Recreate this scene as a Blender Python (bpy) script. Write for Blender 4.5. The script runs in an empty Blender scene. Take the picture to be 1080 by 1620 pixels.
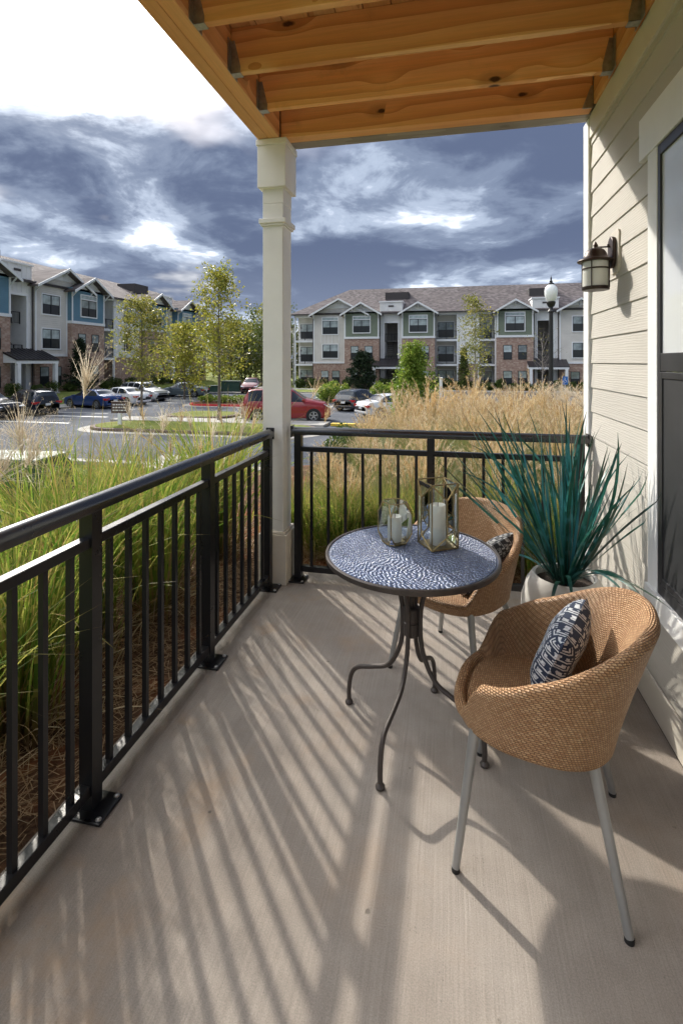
SKY_OX, SKY_OY = -5.5, 17.62                   # cloud field offset, picked so the sky out of view gives more fill
GLOW = (.15, 1.5, 32.0)
RAMP = (.45, .69)
BREAK = 2.0
SKYK = .90
import bpy, math, random
import numpy as np
from mathutils import Vector, Matrix
R = math.radians
SC = bpy.context.scene
COL = SC.collection

# ------------------------------------------------------------------ camera
EYE = 1.54; FPX = 791.0; YAW = 12.27; HOR = 572.0
cam_d = bpy.data.cameras.new('camera'); cam = bpy.data.objects.new('camera', cam_d); COL.objects.link(cam)
cam.location = (0, 0, EYE); cam.rotation_euler = (R(90), 0, R(YAW))
cam_d.sensor_fit = 'VERTICAL'; cam_d.sensor_height = 36; cam_d.lens = FPX/1620*36
cam_d.shift_y = -(810-HOR)/1620; cam_d.clip_start = .05; cam_d.clip_end = 3000
SC.camera = cam
CA, SA = math.cos(R(YAW)), math.sin(R(YAW))
def at_depth(px, py, d):                      # photo pixel -> world point at a known distance along the view axis
    lat = (px-540)/FPX*d
    return Vector((lat*CA-d*SA, lat*SA+d*CA, EYE-(py-HOR)/FPX*d))
def on_z(px, py, z):                          # photo pixel -> point on a horizontal plane
    return at_depth(px, py, FPX*(EYE-z)/(py-HOR))

# ------------------------------------------------------------------ sky, sun, exposure
SUN_AZ, SUN_EL = 41.7, 33.7                   # degrees left of +Y, above the horizon
SUND = Vector((-math.sin(R(SUN_AZ))*math.cos(R(SUN_EL)), math.cos(R(SUN_AZ))*math.cos(R(SUN_EL)), math.sin(R(SUN_EL))))
SC.view_settings.view_transform = 'Standard'; SC.view_settings.look = 'None'
SC.view_settings.exposure = 1.05; SC.view_settings.gamma = 1; SC.view_settings.use_curve_mapping = False
sun_d = bpy.data.lights.new('sun', 'SUN'); sun_d.energy = 2.0; sun_d.angle = R(0.9); sun_d.color = (1, .93, .82)
sun = bpy.data.objects.new('sun', sun_d); COL.objects.link(sun)
sun.rotation_euler = (-SUND).to_track_quat('-Z', 'Y').to_euler(); sun.location = SUND*40

class NT:                                     # tiny node-tree writer
    def __init__(s, tree): s.t = tree
    def n(s, typ, *ins, out=0, **kw):
        nd = s.t.nodes.new(typ)
        named = kw.pop('named', {})
        for k, v in kw.items(): setattr(nd, k, v)
        for i, v in enumerate(ins):
            if v is None: continue
            s.put(nd.inputs[i], v)
        for k, v in named.items(): s.put(nd.inputs[k], v)
        return nd.outputs[out] if out is not None else nd
    def put(s, sock, v):
        if isinstance(v, bpy.types.NodeSocket): s.t.links.new(v, sock)
        else:
            if sock.type == 'RGBA' and len(v) == 3: v = (*v, 1)
            sock.default_value = v
    def m(s, op, a, b=None, c=None, clamp=False): return s.n('ShaderNodeMath', a, b, c, operation=op, use_clamp=clamp)
    def vm(s, op, a, b=None, out=0): return s.n('ShaderNodeVectorMath', a, b, operation=op, out=out)
    def mix(s, f, a, b, blend='MIX'):
        nd = s.t.nodes.new('ShaderNodeMix'); nd.data_type = 'RGBA'; nd.blend_type = blend
        s.put(nd.inputs[0], f); s.put(nd.inputs[6], a); s.put(nd.inputs[7], b); return nd.outputs[2]
    def ramp(s, f, stops, interp='LINEAR'):
        nd = s.t.nodes.new('ShaderNodeValToRGB'); s.put(nd.inputs[0], f); cr = nd.color_ramp; cr.interpolation = interp
        while len(cr.elements) < len(stops): cr.elements.new(.5)
        for e, (p, c) in zip(cr.elements, stops):
            e.position = p; e.color = (*c, 1) if not isinstance(c, (int, float)) else (c, c, c, 1)
        return nd.outputs[0]
    def noise(s, vec, scale, detail=4, rough=.5, dist=0, out=0, **kw):
        return s.n('ShaderNodeTexNoise', out=out, named={'Vector': vec, 'Scale': scale, 'Detail': detail, 'Roughness': rough, 'Distortion': dist}, **kw)
    def smooth(s, x, a, b):
        return s.n('ShaderNodeMapRange', x, a, b, 0., 1., interpolation_type='SMOOTHSTEP')

W = bpy.data.worlds.new('World'); SC.world = W; W.use_nodes = True
W.node_tree.nodes.clear(); w = NT(W.node_tree)
STR = 0.10
sky = w.n('ShaderNodeTexSky', sky_type='NISHITA', sun_disc=False, sun_elevation=R(SUN_EL), sun_rotation=R(-SUN_AZ), air_density=1.0, dust_density=1.5)
d = w.n('ShaderNodeTexCoord', out=0)          # Generated = view direction
sx = w.n('ShaderNodeSeparateXYZ', d, out=None)
zz = w.m('MAXIMUM', sx.outputs[2], 0.0)
zc = w.m('ADD', zz, 0.16)
uv = w.n('ShaderNodeCombineXYZ', w.m('DIVIDE', sx.outputs[0], zc), w.m('DIVIDE', sx.outputs[1], zc), 0.0)
uvo = w.vm('ADD', uv, (SKY_OX, SKY_OY, 0.0))
n1 = w.noise(uvo, .95, 9, .54, .3)
n2 = w.noise(w.vm('ADD', uvo, (7.3, 2.1, 3.0)), .40, 3, .5, .2)
n3 = w.noise(w.vm('ADD', uvo, (1.3, 9.1, 5.0)), 3.2, 7, .62, .5)
dens = w.m('ADD', w.m('ADD', w.m('MULTIPLY', n1, .56), w.m('MULTIPLY', n2, .50)), w.m('MULTIPLY', n3, .18))
cdot = w.vm('DOT_PRODUCT', w.vm('NORMALIZE', d), tuple(SUND), out=1)
cpos = w.m('MAXIMUM', cdot, 0.0)
glow_w = w.m('POWER', cpos, 5.0); glow_m = w.m('POWER', cpos, 45.0); glow_n = w.m('POWER', cpos, 220.0)
hz = w.m('SUBTRACT', 1.0, w.smooth(zz, 0.02, 0.24))
dens = w.m('SUBTRACT', w.m('SUBTRACT', dens, w.m('MULTIPLY', glow_m, .045)), w.m('MULTIPLY', hz, w.m('SUBTRACT', w.m('MULTIPLY', glow_w, .12), .035)))
# thin cloud passes the light, thick cloud is slate blue
k_ = w.smooth(dens, RAMP[0], RAMP[1])
lum = w.ramp(k_, [(0, (1.0, 1.0, 1.0)), (.16, (.68, .70, .73)), (.38, (.32, .345, .39)), (.60, (.135, .16, .205)), (.8, (.068, .085, .122)), (1, (.036, .047, .078))], 'EASE')
lum = w.mix(1.0, lum, (BREAK,)*3, 'MULTIPLY')
lum = w.mix(w.m('MULTIPLY', hz, .30), lum, (.30, .345, .43))
thin = w.m('MAXIMUM', w.m('SUBTRACT', 1.0, k_), .06)
thin = w.m('MULTIPLY', thin, thin)
glow = w.m('ADD', w.m('ADD', w.m('MULTIPLY', glow_w, GLOW[0]), w.m('MULTIPLY', glow_m, GLOW[1])), w.m('MULTIPLY', glow_n, GLOW[2]))
lum = w.mix(1.0, lum, w.n('ShaderNodeCombineColor', *[w.m('MULTIPLY', w.m('MULTIPLY', glow, thin), k) for k in (1.0, .97, .92)]), 'ADD')
clouds = w.mix(1.0, lum, (SKYK/STR,)*3, 'MULTIPLY')
cover = w.m('SUBTRACT', 1.0, w.m('MULTIPLY', w.smooth(w.noise(w.vm('ADD', uvo, (3.0, 4.4, 1.0)), .8, 5, .5), .60, .74), .6))
sk = w.mix(cover, sky, clouds)
bg = w.n('ShaderNodeBackground', sk, STR)
wo = W.node_tree.nodes.new('ShaderNodeOutputWorld'); W.node_tree.links.new(bg, wo.inputs[0])

# ------------------------------------------------------------------ mesh and object helpers
MATS = {}
ROOTM = {}
def root_of(o):
    while o.parent: o = o.parent
    return o
def tag(o, label=None, cat=None, group=None, kind=None):
    for k, v in (('label', label), ('category', cat), ('group', group), ('kind', kind)):
        if v: o[k] = v
    return o
def thing(name, label, cat, loc=(0, 0, 0), rz=0, group=None):
    o = bpy.data.objects.new(name, None); COL.objects.link(o)
    o.location = loc; o.rotation_euler = (0, 0, rz); o.empty_display_size = .1
    ROOTM[o] = (Matrix.Translation(loc) @ Matrix.Rotation(rz, 4, 'Z')).inverted()
    return tag(o, label, cat, group)
def put(name, me, parent=None, loc=None, rz=0):
    o = bpy.data.objects.new(name, me); COL.objects.link(o); o.parent = parent
    if loc is not None: o.location = loc
    if rz: o.rotation_euler = (0, 0, rz)
    return o
class MB:
    def __init__(s): s.v = []; s.f = []; s.m = []; s.uv = None
    def add(s, vs, fs, m=0):
        b = len(s.v); s.v += [tuple(v) for v in vs]; s.f += [tuple(i+b for i in f) for f in fs]; s.m += [m]*len(fs); return s
    def box(s, x0, x1, y0, y1, z0, z1, m=0):
        return s.add([(x0,y0,z0),(x1,y0,z0),(x1,y1,z0),(x0,y1,z0),(x0,y0,z1),(x1,y0,z1),(x1,y1,z1),(x0,y1,z1)],
                     [(0,3,2,1),(4,5,6,7),(0,1,5,4),(1,2,6,5),(2,3,7,6),(3,0,4,7)], m)
    def bar(s, p, q, w, h, up=(0, 0, 1), m=0):
        p, q = Vector(p), Vector(q); a = (q-p).normalized(); u = Vector(up); sd = a.cross(u)
        if sd.length < 1e-5: sd = a.cross(Vector((1, 0, 0)))
        sd.normalize(); u = sd.cross(a).normalized(); vs = []
        for c in (p, q):
            for i, j in ((-1,-1),(1,-1),(1,1),(-1,1)): vs.append(c+sd*i*w/2+u*j*h/2)
        return s.add(vs, [(0,1,2,3),(7,6,5,4),(0,4,5,1),(1,5,6,2),(2,6,7,3),(3,7,4,0)], m)
    def tube(s, pts, r, n=8, cap=True, m=0):
        pts = [Vector(p) for p in pts]; k = len(pts); rs = r if isinstance(r, (list, tuple)) else [r]*k
        vs = []; fs = []; ref = None
        for i, p in enumerate(pts):
            t = (pts[min(i+1, k-1)]-pts[max(i-1, 0)]).normalized()
            if ref is None: ref = t.orthogonal().normalized()
            ref = (ref-t*ref.dot(t))
            ref = ref.normalized() if ref.length > 1e-6 else t.orthogonal().normalized()
            b = t.cross(ref)
            for j in range(n):
                a = 2*math.pi*j/n; vs.append(p+(ref*math.cos(a)+b*math.sin(a))*rs[i])
        for i in range(k-1):
            for j in range(n):
                a, b = i*n+j, i*n+(j+1) % n; fs.append((a, b, b+n, a+n))
        if cap: fs.append(tuple(range(n-1, -1, -1))); fs.append(tuple(range((k-1)*n, k*n)))
        return s.add(vs, fs, m)
    def lathe(s, prof, c=(0, 0, 0), n=24, cap=True, m=0):
        vs = []; fs = []; k = len(prof)
        for r, z in prof:
            for j in range(n):
                a = 2*math.pi*j/n; vs.append((c[0]+r*math.cos(a), c[1]+r*math.sin(a), c[2]+z))
        for i in range(k-1):
            for j in range(n):
                a, b = i*n+j, i*n+(j+1) % n; fs.append((a, b, b+n, a+n))
        if cap: fs.append(tuple(range(n-1, -1, -1))); fs.append(tuple(range((k-1)*n, k*n)))
        return s.add(vs, fs, m)
    def prism(s, poly, axis, d0, d1, m=0):     # poly in the two other axes, extruded along axis
        n = len(poly); vs = []
        for dd in (d0, d1):
            for a, b in poly: vs.append({'x': (dd, a, b), 'y': (a, dd, b), 'z': (a, b, dd)}[axis])
        fs = [tuple(range(n)), tuple(range(2*n-1, n-1, -1))]+[(i, i+n, (i+1) % n+n, (i+1) % n) for i in range(n)]
        return s.add(vs, fs, m)
    def mesh(s, name, mats, smooth=False, ang=35, fix=True):
        me = bpy.data.meshes.new(name); me.from_pydata(s.v, [], s.f)
        for k in (mats if isinstance(mats, (list, tuple)) else [mats]): me.materials.append(MATS[k])
        if any(s.m): me.polygons.foreach_set('material_index', s.m)
        if s.uv is not None:
            ul = me.uv_layers.new(name='uv'); vi = np.empty(len(me.loops), dtype=np.int32); me.loops.foreach_get('vertex_index', vi)
            ul.data.foreach_set('uv', np.asarray(s.uv, dtype=np.float32)[vi].ravel())
        if fix:
            import bmesh
            bm = bmesh.new(); bm.from_mesh(me); bmesh.ops.recalc_face_normals(bm, faces=bm.faces); bm.to_mesh(me); bm.free()
        if smooth:
            me.polygons.foreach_set('use_smooth', [True]*len(me.polygons)); me.set_sharp_from_angle(angle=R(ang))
        me.update(); return me
    def build(s, name, mats, parent=None, smooth=False, bevel=0, world=False, loc=None, ang=35, fix=True, seg=2):
        if world and parent is not None:
            M = ROOTM[root_of(parent)]; s.v = [tuple(M @ Vector(v)) for v in s.v]
        elif loc is not None:
            s.v = [(a-loc[0], b-loc[1], c-loc[2]) for a, b, c in s.v]
        o = put(name, s.mesh(name, mats, smooth, ang, fix), parent, loc)
        if bevel:
            md = o.modifiers.new('bevel', 'BEVEL'); md.width = bevel; md.segments = seg; md.limit_method = 'ANGLE'; md.angle_limit = R(40)
        return o
def box(*a): return MB().box(*a)
def copy_tree(o, parent=None):
    c = o.copy(); COL.objects.link(c); c.parent = parent
    for ch in list(o.children): copy_tree(ch, c)
    return c
def np_mesh(name, V, F, mat, attrs=None, smooth=False):
    me = bpy.data.meshes.new(name); V = np.asarray(V, np.float32); F = np.asarray(F, np.int32); k = F.shape[1]
    me.vertices.add(len(V)); me.vertices.foreach_set('co', V.ravel())
    me.loops.add(F.size); me.loops.foreach_set('vertex_index', F.ravel())
    me.polygons.add(len(F)); me.polygons.foreach_set('loop_start', np.arange(0, F.size, k, dtype=np.int32))
    me.materials.append(MATS[mat])
    for n_, a in (attrs or {}).items():
        at = me.attributes.new(n_, 'FLOAT', 'POINT'); at.data.foreach_set('value', np.asarray(a, np.float32))
    if smooth: me.polygons.foreach_set('use_smooth', np.ones(len(F), dtype=bool))
    me.update(calc_edges=True); me.validate(); return me

# ------------------------------------------------------------------ materials
def new_mat(name):
    m = bpy.data.materials.new(name); m.use_nodes = True; m.node_tree.nodes.clear(); MATS[name] = m
    t = NT(m.node_tree); return t
def finish(t, shader, disp=None):
    o = t.t.nodes.new('ShaderNodeOutputMaterial'); t.t.links.new(shader, o.inputs[0])
def princ(t, col, rough=.5, metal=0., bump=None, spec=.5, **kw):
    nm = {'Base Color': col, 'Roughness': rough, 'Metallic': metal, 'Specular IOR Level': spec}
    if bump is not None: nm['Normal'] = bump
    nm.update(kw)
    return t.n('ShaderNodeBsdfPrincipled', named=nm)
def bumpn(t, h, strength=.3, dist=.01): return t.n('ShaderNodeBump', named={'Height': h, 'Strength': strength, 'Distance': dist})
def objco(t): return t.n('ShaderNodeTexCoord', out=3)
def geo(t): return t.n('ShaderNodeNewGeometry', out=0)
def pm(name, col, rough=.5, metal=0., var=.12, vs=6., bump=.0, bs=60., bd=.003, spec=.5, world=True):
    t = new_mat(name); co = geo(t) if world else objco(t)
    nz = t.noise(co, vs, 5, .6)
    k = t.n('ShaderNodeMapRange', nz, .3, .7, 1-var, 1+var)
    c = t.mix(1.0, (*col, 1), t.n('ShaderNodeCombineColor', k, k, k), 'MULTIPLY')
    b = bumpn(t, t.noise(co, bs, 3), bump, bd) if bump else None
    rr = t.n('ShaderNodeMapRange', nz, .3, .7, max(rough-.06, .02), min(rough+.08, 1.))
    finish(t, princ(t, c, rr, metal, b, spec))

pm('black_metal', (.013, .013, .015), .3, 0, .1, 3, spec=.45)
pm('cap_metal', (.02, .02, .022), .24, 0, .1, 3, spec=1.)
pm('galvanised', (.42, .43, .43), .42, .9, .25, 40, .1, 120)
pm('white_trim', (.85, .85, .835), .5, 0, .04, 5, .05, 140, .001)
pm('cream_trim', (.66, .61, .53), .55, 0, .05, 5, .08, 160, .001)
pm('column_paint', (.82, .80, .75), .5, 0, .05, 4, .08, 120, .001)
pm('plinth_paint', (.70, .63, .52), .55, 0, .09, 5, .08, 120, .001)
pm('chair_metal', (.36, .36, .35), .42, .55, .06, 20)
pm('table_metal', (.075, .062, .056), .45, .35, .18, 30, .15, 200, .001)
pm('bronze', (.05, .032, .026), .42, .5, .25, 25, .12, 150, .001)
pm('brass', (.40, .30, .14), .34, .95, .25, 60)
pm('wax', (.82, .79, .70), .5, 0, .03, 20)
pm('wick', (.02, .02, .02), .8)
pm('pot_white', (.74, .72, .68), .55, 0, .05, 10, .08, 80, .002)
pm('soil', (.05, .035, .025), .9, 0, .4, 40, .5, 60, .02)
pm('rubber', (.014, .014, .014), .7)
pm('bolt_metal', (.5, .5, .5), .4, .9)
pm('screen_mesh', (.022, .023, .025), .55, 0, .12, 3)
pm('dark_frame', (.028, .028, .031), .4)
pm('far_frame', (.018, .019, .022), .5)
pm('roof_metal', (.055, .05, .055), .38, .5, .1, 3)
pm('gutter', (.06, .05, .048), .5)
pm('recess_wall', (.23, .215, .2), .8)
pm('far_white', (.82, .83, .84), .6, 0, .05, 1.5)
pm('far_rail', (.02, .02, .022), .5)
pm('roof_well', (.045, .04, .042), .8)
pm('concrete_kerb', (.36, .34, .31), .85, 0, .12, 2, .2, 40, .005)
pm('walk', (.36, .345, .32), .85, 0, .1, 1.2, .15, 40, .004)
pm('kerb_dark', (.15, .11, .095), .85, 0, .2, 2)
pm('road_paint', (.72, .72, .70), .7, 0, .12, 3)
pm('yellow_paint', (.70, .48, .05), .65, 0, .12, 3)
pm('red_paint', (.55, .022, .03), .6, 0, .15, 3)
pm('xfmr_green', (.022, .06, .042), .45, 0, .15, 4)
pm('xfmr_lit_top', (.13, .18, .15), .3, 0, .15, 4)  # paler green for the lid, daylight on its top put into the colour
pm('sign_brown', (.10, .062, .05), .6)
pm('sign_letters', (.75, .73, .68), .6)
pm('sign_blue', (.02, .16, .50), .5)
pm('post_grey', (.55, .56, .57), .5)
pm('hydrant_red', (.30, .02, .02), .45)
pm('bark', (.16, .13, .105), .85, 0, .3, 12, .5, 40, .01)
pm('bark_grey', (.26, .23, .20), .85, 0, .25, 12, .4, 40, .01)
pm('stair_tread', (.35, .34, .33), .8)
pm('tyre', (.012, .012, .013), .75)
pm('rim', (.52, .53, .55), .3, .9)
pm('car_glass', (.012, .016, .020), .04, 0, .1, 2, spec=.9)
pm('car_black', (.015, .015, .016), .6)
pm('tail_red', (.42, .012, .014), .2)
pm('head_clear', (.75, .78, .8), .1)
pm('plate', (.7, .72, .72), .5)
pm('chrome', (.65, .66, .68), .15, 1.)
pm('straw', (.34, .22, .12), .85, 0, .3, 40, world=True)
pm('globe_cap', (.014, .014, .015), .4)
pm('building_core', (.10, .095, .09), .9)
pm('brown_cushion', (.10, .025, .03), .85)
def paint(name, col, metal=.3):
    t = new_mat(name); finish(t, princ(t, (*col, 1), .32, metal, None, .5, **{'Coat Weight': .9, 'Coat Roughness': .04}))
paint('paint_black', (.012, .013, .017)); paint('paint_navy', (.018, .024, .045)); paint('paint_blue', (.012, .05, .19))
paint('paint_white', (.78, .79, .80), 0); paint('paint_silver', (.55, .57, .59), .5); paint('paint_grey', (.14, .18, .21), .5)
paint('paint_red', (.30, .012, .018), .2); paint('paint_maroon', (.20, .05, .06), .2); paint('paint_dark', (.03, .034, .042))

def siding(name, col, lap=.0, batten=False):   # far walls: overlapping clapboards as fine relief
    t = new_mat(name); co = objco(t); s = t.n('ShaderNodeSeparateXYZ', co, out=None)
    fr = t.m('FRACT', t.m('DIVIDE', s.outputs[2], .18))
    nz = t.noise(co, 1.2, 4, .6); k = t.n('ShaderNodeMapRange', nz, .3, .7, .94, 1.06)
    c = t.mix(1., (*col, 1), t.n('ShaderNodeCombineColor', k, k, k), 'MULTIPLY')
    b = bumpn(t, t.m('SUBTRACT', 1., fr), .9, .02) if lap else None
    finish(t, princ(t, c, .7, 0, b, .3))
siding('siding_tan', (.66, .63, .58), 1); siding('siding_white', (.80, .80, .79)); siding('siding_blue', (.13, .245, .33), 1)
siding('siding_green', (.20, .235, .175), 1); siding('siding_cream', (.66, .64, .59), 1)

t = new_mat('far_brick'); co = objco(t)
sp = t.n('ShaderNodeSeparateXYZ', co, out=None)
bv = t.n('ShaderNodeCombineXYZ', t.m('ADD', sp.outputs[0], sp.outputs[1]), sp.outputs[2], 0.)
br = t.n('ShaderNodeTexBrick', out=0, named={'Vector': bv, 'Color1': (.40, .245, .185, 1), 'Color2': (.25, .125, .095, 1), 'Mortar': (.42, .36, .31, 1), 'Scale': 1., 'Brick Width': .21, 'Row Height': .075, 'Mortar Size': .009, 'Bias': -.1})
wn = t.n('ShaderNodeTexWhiteNoise', out=0, named={'Vector': t.vm('FLOOR', t.vm('DIVIDE', bv, (.21, .15, 1.)))})
br = t.mix(t.m('MULTIPLY', t.smooth(wn, .45, .95), .6), br, (.54, .43, .35, 1))
br = t.mix(t.m('MULTIPLY', t.smooth(t.noise(co, .5, 4), .4, .7), .3), br, (.36, .25, .2, 1))
finish(t, princ(t, br, .85, 0, None, .2))
t = new_mat('shingle'); co = objco(t)
sp = t.n('ShaderNodeSeparateXYZ', co, out=None)
cell = t.n('ShaderNodeTexWhiteNoise', out=0, named={'Vector': t.vm('FLOOR', t.vm('DIVIDE', t.n('ShaderNodeCombineXYZ', t.m('ADD', sp.outputs[0], t.m('MULTIPLY', sp.outputs[1], .37)), t.m('MULTIPLY', sp.outputs[2], 1.), 0.), (.33, .14, 1.)))})
c = t.ramp(cell, [(0, (.085, .072, .074)), (.5, (.13, .112, .113)), (1, (.19, .165, .163))])
c = t.mix(t.m('MULTIPLY', t.smooth(t.noise(co, .35, 5), .35, .7), .35), c, (.15, .125, .12, 1))
finish(t, princ(t, c, .92, 0, bumpn(t, t.m('SUBTRACT', 1., t.m('FRACT', t.m('DIVIDE', sp.outputs[2], .14))), .5, .02), .2))

# panes of far windows: glass over a blind or a dark room
def pane_mat(name, col, rough=.03):
    t = new_mat(name); co = objco(t); nz = t.noise(co, 1.1, 4, .6); k = t.n('ShaderNodeMapRange', nz, .3, .7, .55, 1.35)
    rnd = t.n('ShaderNodeObjectInfo', out=5)
    k = t.m('MULTIPLY', k, t.n('ShaderNodeMapRange', rnd, 0., 1., .6, 1.4))
    c = t.mix(1., (*col, 1), t.n('ShaderNodeCombineColor', k, k, k), 'MULTIPLY')
    finish(t, princ(t, c, rough, 0, bumpn(t, t.noise(co, 2.2, 2), .05, .02), .7))
pane_mat('pane_blind', (.40, .46, .46)); pane_mat('pane_dark', (.014, .018, .022), .3)

def thin_glass(name, tint=(.96, .98, .97), refl=1., f0=1.5):
    t = new_mat(name); fr = t.n('ShaderNodeFresnel', f0)
    fr = t.m('MULTIPLY', fr, refl, clamp=True)
    sh = t.n('ShaderNodeMixShader', fr, t.n('ShaderNodeBsdfTransparent', (*tint, 1)), t.n('ShaderNodeBsdfGlossy', (1, 1, 1, 1), .01))
    finish(t, sh)
thin_glass('lantern_glass', (.90, .945, .95), 1.5)
t = new_mat('window_glass')                      # near window: reflective low-e pane
finish(t, t.n('ShaderNodeMixShader', t.m('ADD', t.m('MULTIPLY', t.n('ShaderNodeFresnel', 1.7), .75), .55, clamp=True), princ(t, (.02, .022, .024, 1), .2), t.n('ShaderNodeBsdfGlossy', (.95, .97, 1, 1), .0)))
t = new_mat('pane_sky_white'); fr_ = t.m('ADD', t.m('MULTIPLY', t.n('ShaderNodeFresnel', 1.6), .8), .12, clamp=True)  # upper pane: bright sky reflection painted in as a pale base colour
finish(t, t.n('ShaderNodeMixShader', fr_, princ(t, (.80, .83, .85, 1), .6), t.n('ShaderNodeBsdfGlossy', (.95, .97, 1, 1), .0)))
t = new_mat('frosted'); finish(t, princ(t, (.74, .74, .68, 1), .35, 0, None, .5, **{'Subsurface Weight': .4, 'Subsurface Radius': (.05, .05, .04), 'Subsurface Scale': 1.}))
t = new_mat('globe_glass'); finish(t, princ(t, (.80, .82, .82, 1), .25, 0, None, .6, **{'Subsurface Weight': .5, 'Subsurface Radius': (.2, .2, .2), 'Subsurface Scale': 1.}))

# broom-finished concrete
t = new_mat('concrete'); co = geo(t); sp = t.n('ShaderNodeSeparateXYZ', co, out=None)
cw = t.vm('ADD', co, t.vm('MULTIPLY', t.noise(co, 1.5, 2, out=1), (.03, .03, 0.)))
st = t.noise(t.vm('MULTIPLY', cw, (150., 2.2, 1.)), 1., 3, .6)
st2 = t.noise(t.vm('MULTIPLY', cw, (420., 9., 1.)), 1., 2, .6)
big = t.noise(co, 1.1, 6, .6); med = t.noise(co, 7., 6, .65); fine = t.noise(co, 260., 3, .7)
c = t.ramp(big, [(.3, (.285, .24, .203)), (.5, (.335, .293, .255)), (.72, (.385, .346, .308))])
k = t.m('ADD', t.m('ADD', t.n('ShaderNodeMapRange', st, .3, .7, .90, 1.08), t.n('ShaderNodeMapRange', fine, .25, .75, -.24, .24)), t.n('ShaderNodeMapRange', med, .3, .7, -.09, .09))
c = t.mix(1., c, t.n('ShaderNodeCombineColor', k, k, k), 'MULTIPLY')
clay = t.m('MULTIPLY', t.smooth(t.noise(t.vm('ADD', co, (3., 1., 0.)), 2.6, 6, .65), .50, .74), t.n('ShaderNodeMapRange', sp.outputs[0], -1.3, -.1, .75, .16))
c = t.mix(clay, c, (.40, .27, .17, 1))
stain = t.m('MULTIPLY', t.smooth(t.noise(t.vm('ADD', co, (9., 4., 0.)), 1.7, 7, .7), .54, .75), .42)
c = t.mix(stain, c, (.24, .215, .19, 1))
vor = t.n('ShaderNodeTexVoronoi', out=0, named={'Vector': t.vm('ADD', co, t.vm('MULTIPLY', t.noise(co, 30., 2, out=1), (.02, .02, 0.))), 'Scale': 9.})
pit = t.m('MULTIPLY', t.m('SUBTRACT', 1., t.smooth(vor, .04, .075)), t.smooth(med, .50, .58))
c = t.mix(t.m('MULTIPLY', pit, .75), c, (.14, .12, .10, 1))
vor2 = t.n('ShaderNodeTexVoronoi', out=0, named={'Vector': co, 'Scale': 46.})
pit2 = t.m('MULTIPLY', t.m('SUBTRACT', 1., t.smooth(vor2, .08, .14)), t.smooth(t.noise(co, 5., 3), .5, .6))
c = t.mix(t.m('MULTIPLY', pit2, .45), c, (.20, .18, .16, 1))
h = t.m('SUBTRACT', t.m('ADD', t.m('ADD', st, t.m('MULTIPLY', st2, .6)), t.m('MULTIPLY', fine, .7)), t.m('ADD', pit, t.m('MULTIPLY', pit2, .6)))
finish(t, princ(t, c, .86, 0, bumpn(t, h, .55, .0022), .25))

# construction pine, grain along the local x axis (or y)
def wood(name, c0, c1, c2, along='x', knots=.75, wear=.0):
    t = new_mat(name); co = objco(t); rnd = t.n('ShaderNodeObjectInfo', out=5)
    off = t.n('ShaderNodeCombineXYZ', t.m('MULTIPLY', rnd, 37.), t.m('MULTIPLY', rnd, 11.), t.m('MULTIPLY', rnd, 23.))
    p = t.vm('ADD', co, off)
    sc = {'x': (1., 9., 9.), 'y': (9., 1., 9.)}[along]; fs = {'x': (3., 90., 90.), 'y': (90., 3., 90.)}[along]
    ps = t.n('ShaderNodeSeparateXYZ', p, out=None)
    kv = t.n('ShaderNodeCombineXYZ', t.m('MULTIPLY', ps.outputs[0 if along == 'x' else 1], 1.9), t.m('MULTIPLY', t.m('ADD', ps.outputs[2], t.m('MULTIPLY', ps.outputs[1 if along == 'x' else 0], .8)), 4.), 0.)
    kn = t.n('ShaderNodeTexVoronoi', out=None, voronoi_dimensions='2D', named={'Vector': kv, 'Scale': 1., 'Randomness': 1.})
    kd = kn.outputs[0]
    ks = t.smooth(kd, .02, .34)
    warp = t.vm('MULTIPLY', t.n('ShaderNodeCombineXYZ', 0., t.m('SUBTRACT', 1., ks), t.m('SUBTRACT', 1., ks)), (0., .5, .5))
    q = t.vm('ADD', t.vm('MULTIPLY', p, sc), warp)
    w1 = t.n('ShaderNodeTexWave', out=1, named={'Vector': q, 'Scale': .42, 'Distortion': 13., 'Detail': 3., 'Detail Scale': .45, 'Detail Roughness': .6}, wave_type='BANDS', bands_direction='Z', wave_profile='SAW')
    f1 = t.noise(t.vm('MULTIPLY', p, fs), 1., 4, .7)
    big = t.noise(t.vm('MULTIPLY', p, sc), .35, 4, .6)
    c = t.ramp(t.m('ADD', t.m('MULTIPLY', w1, .55), t.m('MULTIPLY', big, .5)), [(.1, c0), (.45, c1), (.85, c2)])
    c = t.mix(t.n('ShaderNodeMapRange', f1, .35, .75, 0., .38), c, tuple(x*.55 for x in c1)+(1,))
    kc = t.m('MULTIPLY', t.m('SUBTRACT', 1., t.smooth(t.m('ADD', kd, t.m('MULTIPLY', t.noise(p, 30., 3), .06)), .065, .11)), knots)
    pick = t.m('GREATER_THAN', t.n('ShaderNodeSeparateColor', kn.outputs[1], out=0), .45)
    halo = t.m('MULTIPLY', t.m('MULTIPLY', t.m('SUBTRACT', 1., t.smooth(kd, .10, .26)), .45), pick)
    c = t.mix(halo, c, tuple(x*.5 for x in c0)+(1,))
    c = t.mix(t.m('MULTIPLY', kc, pick), c, (.045, .017, .008, 1))
    k = t.n('ShaderNodeMapRange', rnd, 0., 1., .84, 1.12)
    c = t.mix(1., c, t.n('ShaderNodeCombineColor', k, k, k), 'MULTIPLY')
    blot = t.m('MULTIPLY', t.smooth(t.noise(t.vm('ADD', p, (5., 2., 1.)), 3.2, 5, .65), .56, .78), .35+wear)
    c = t.mix(blot, c, (.20, .10, .045, 1) if not wear else (.30, .28, .25, 1))
    finish(t, princ(t, c, .6, 0, bumpn(t, t.m('ADD', f1, w1), .25, .002), .3))
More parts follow.
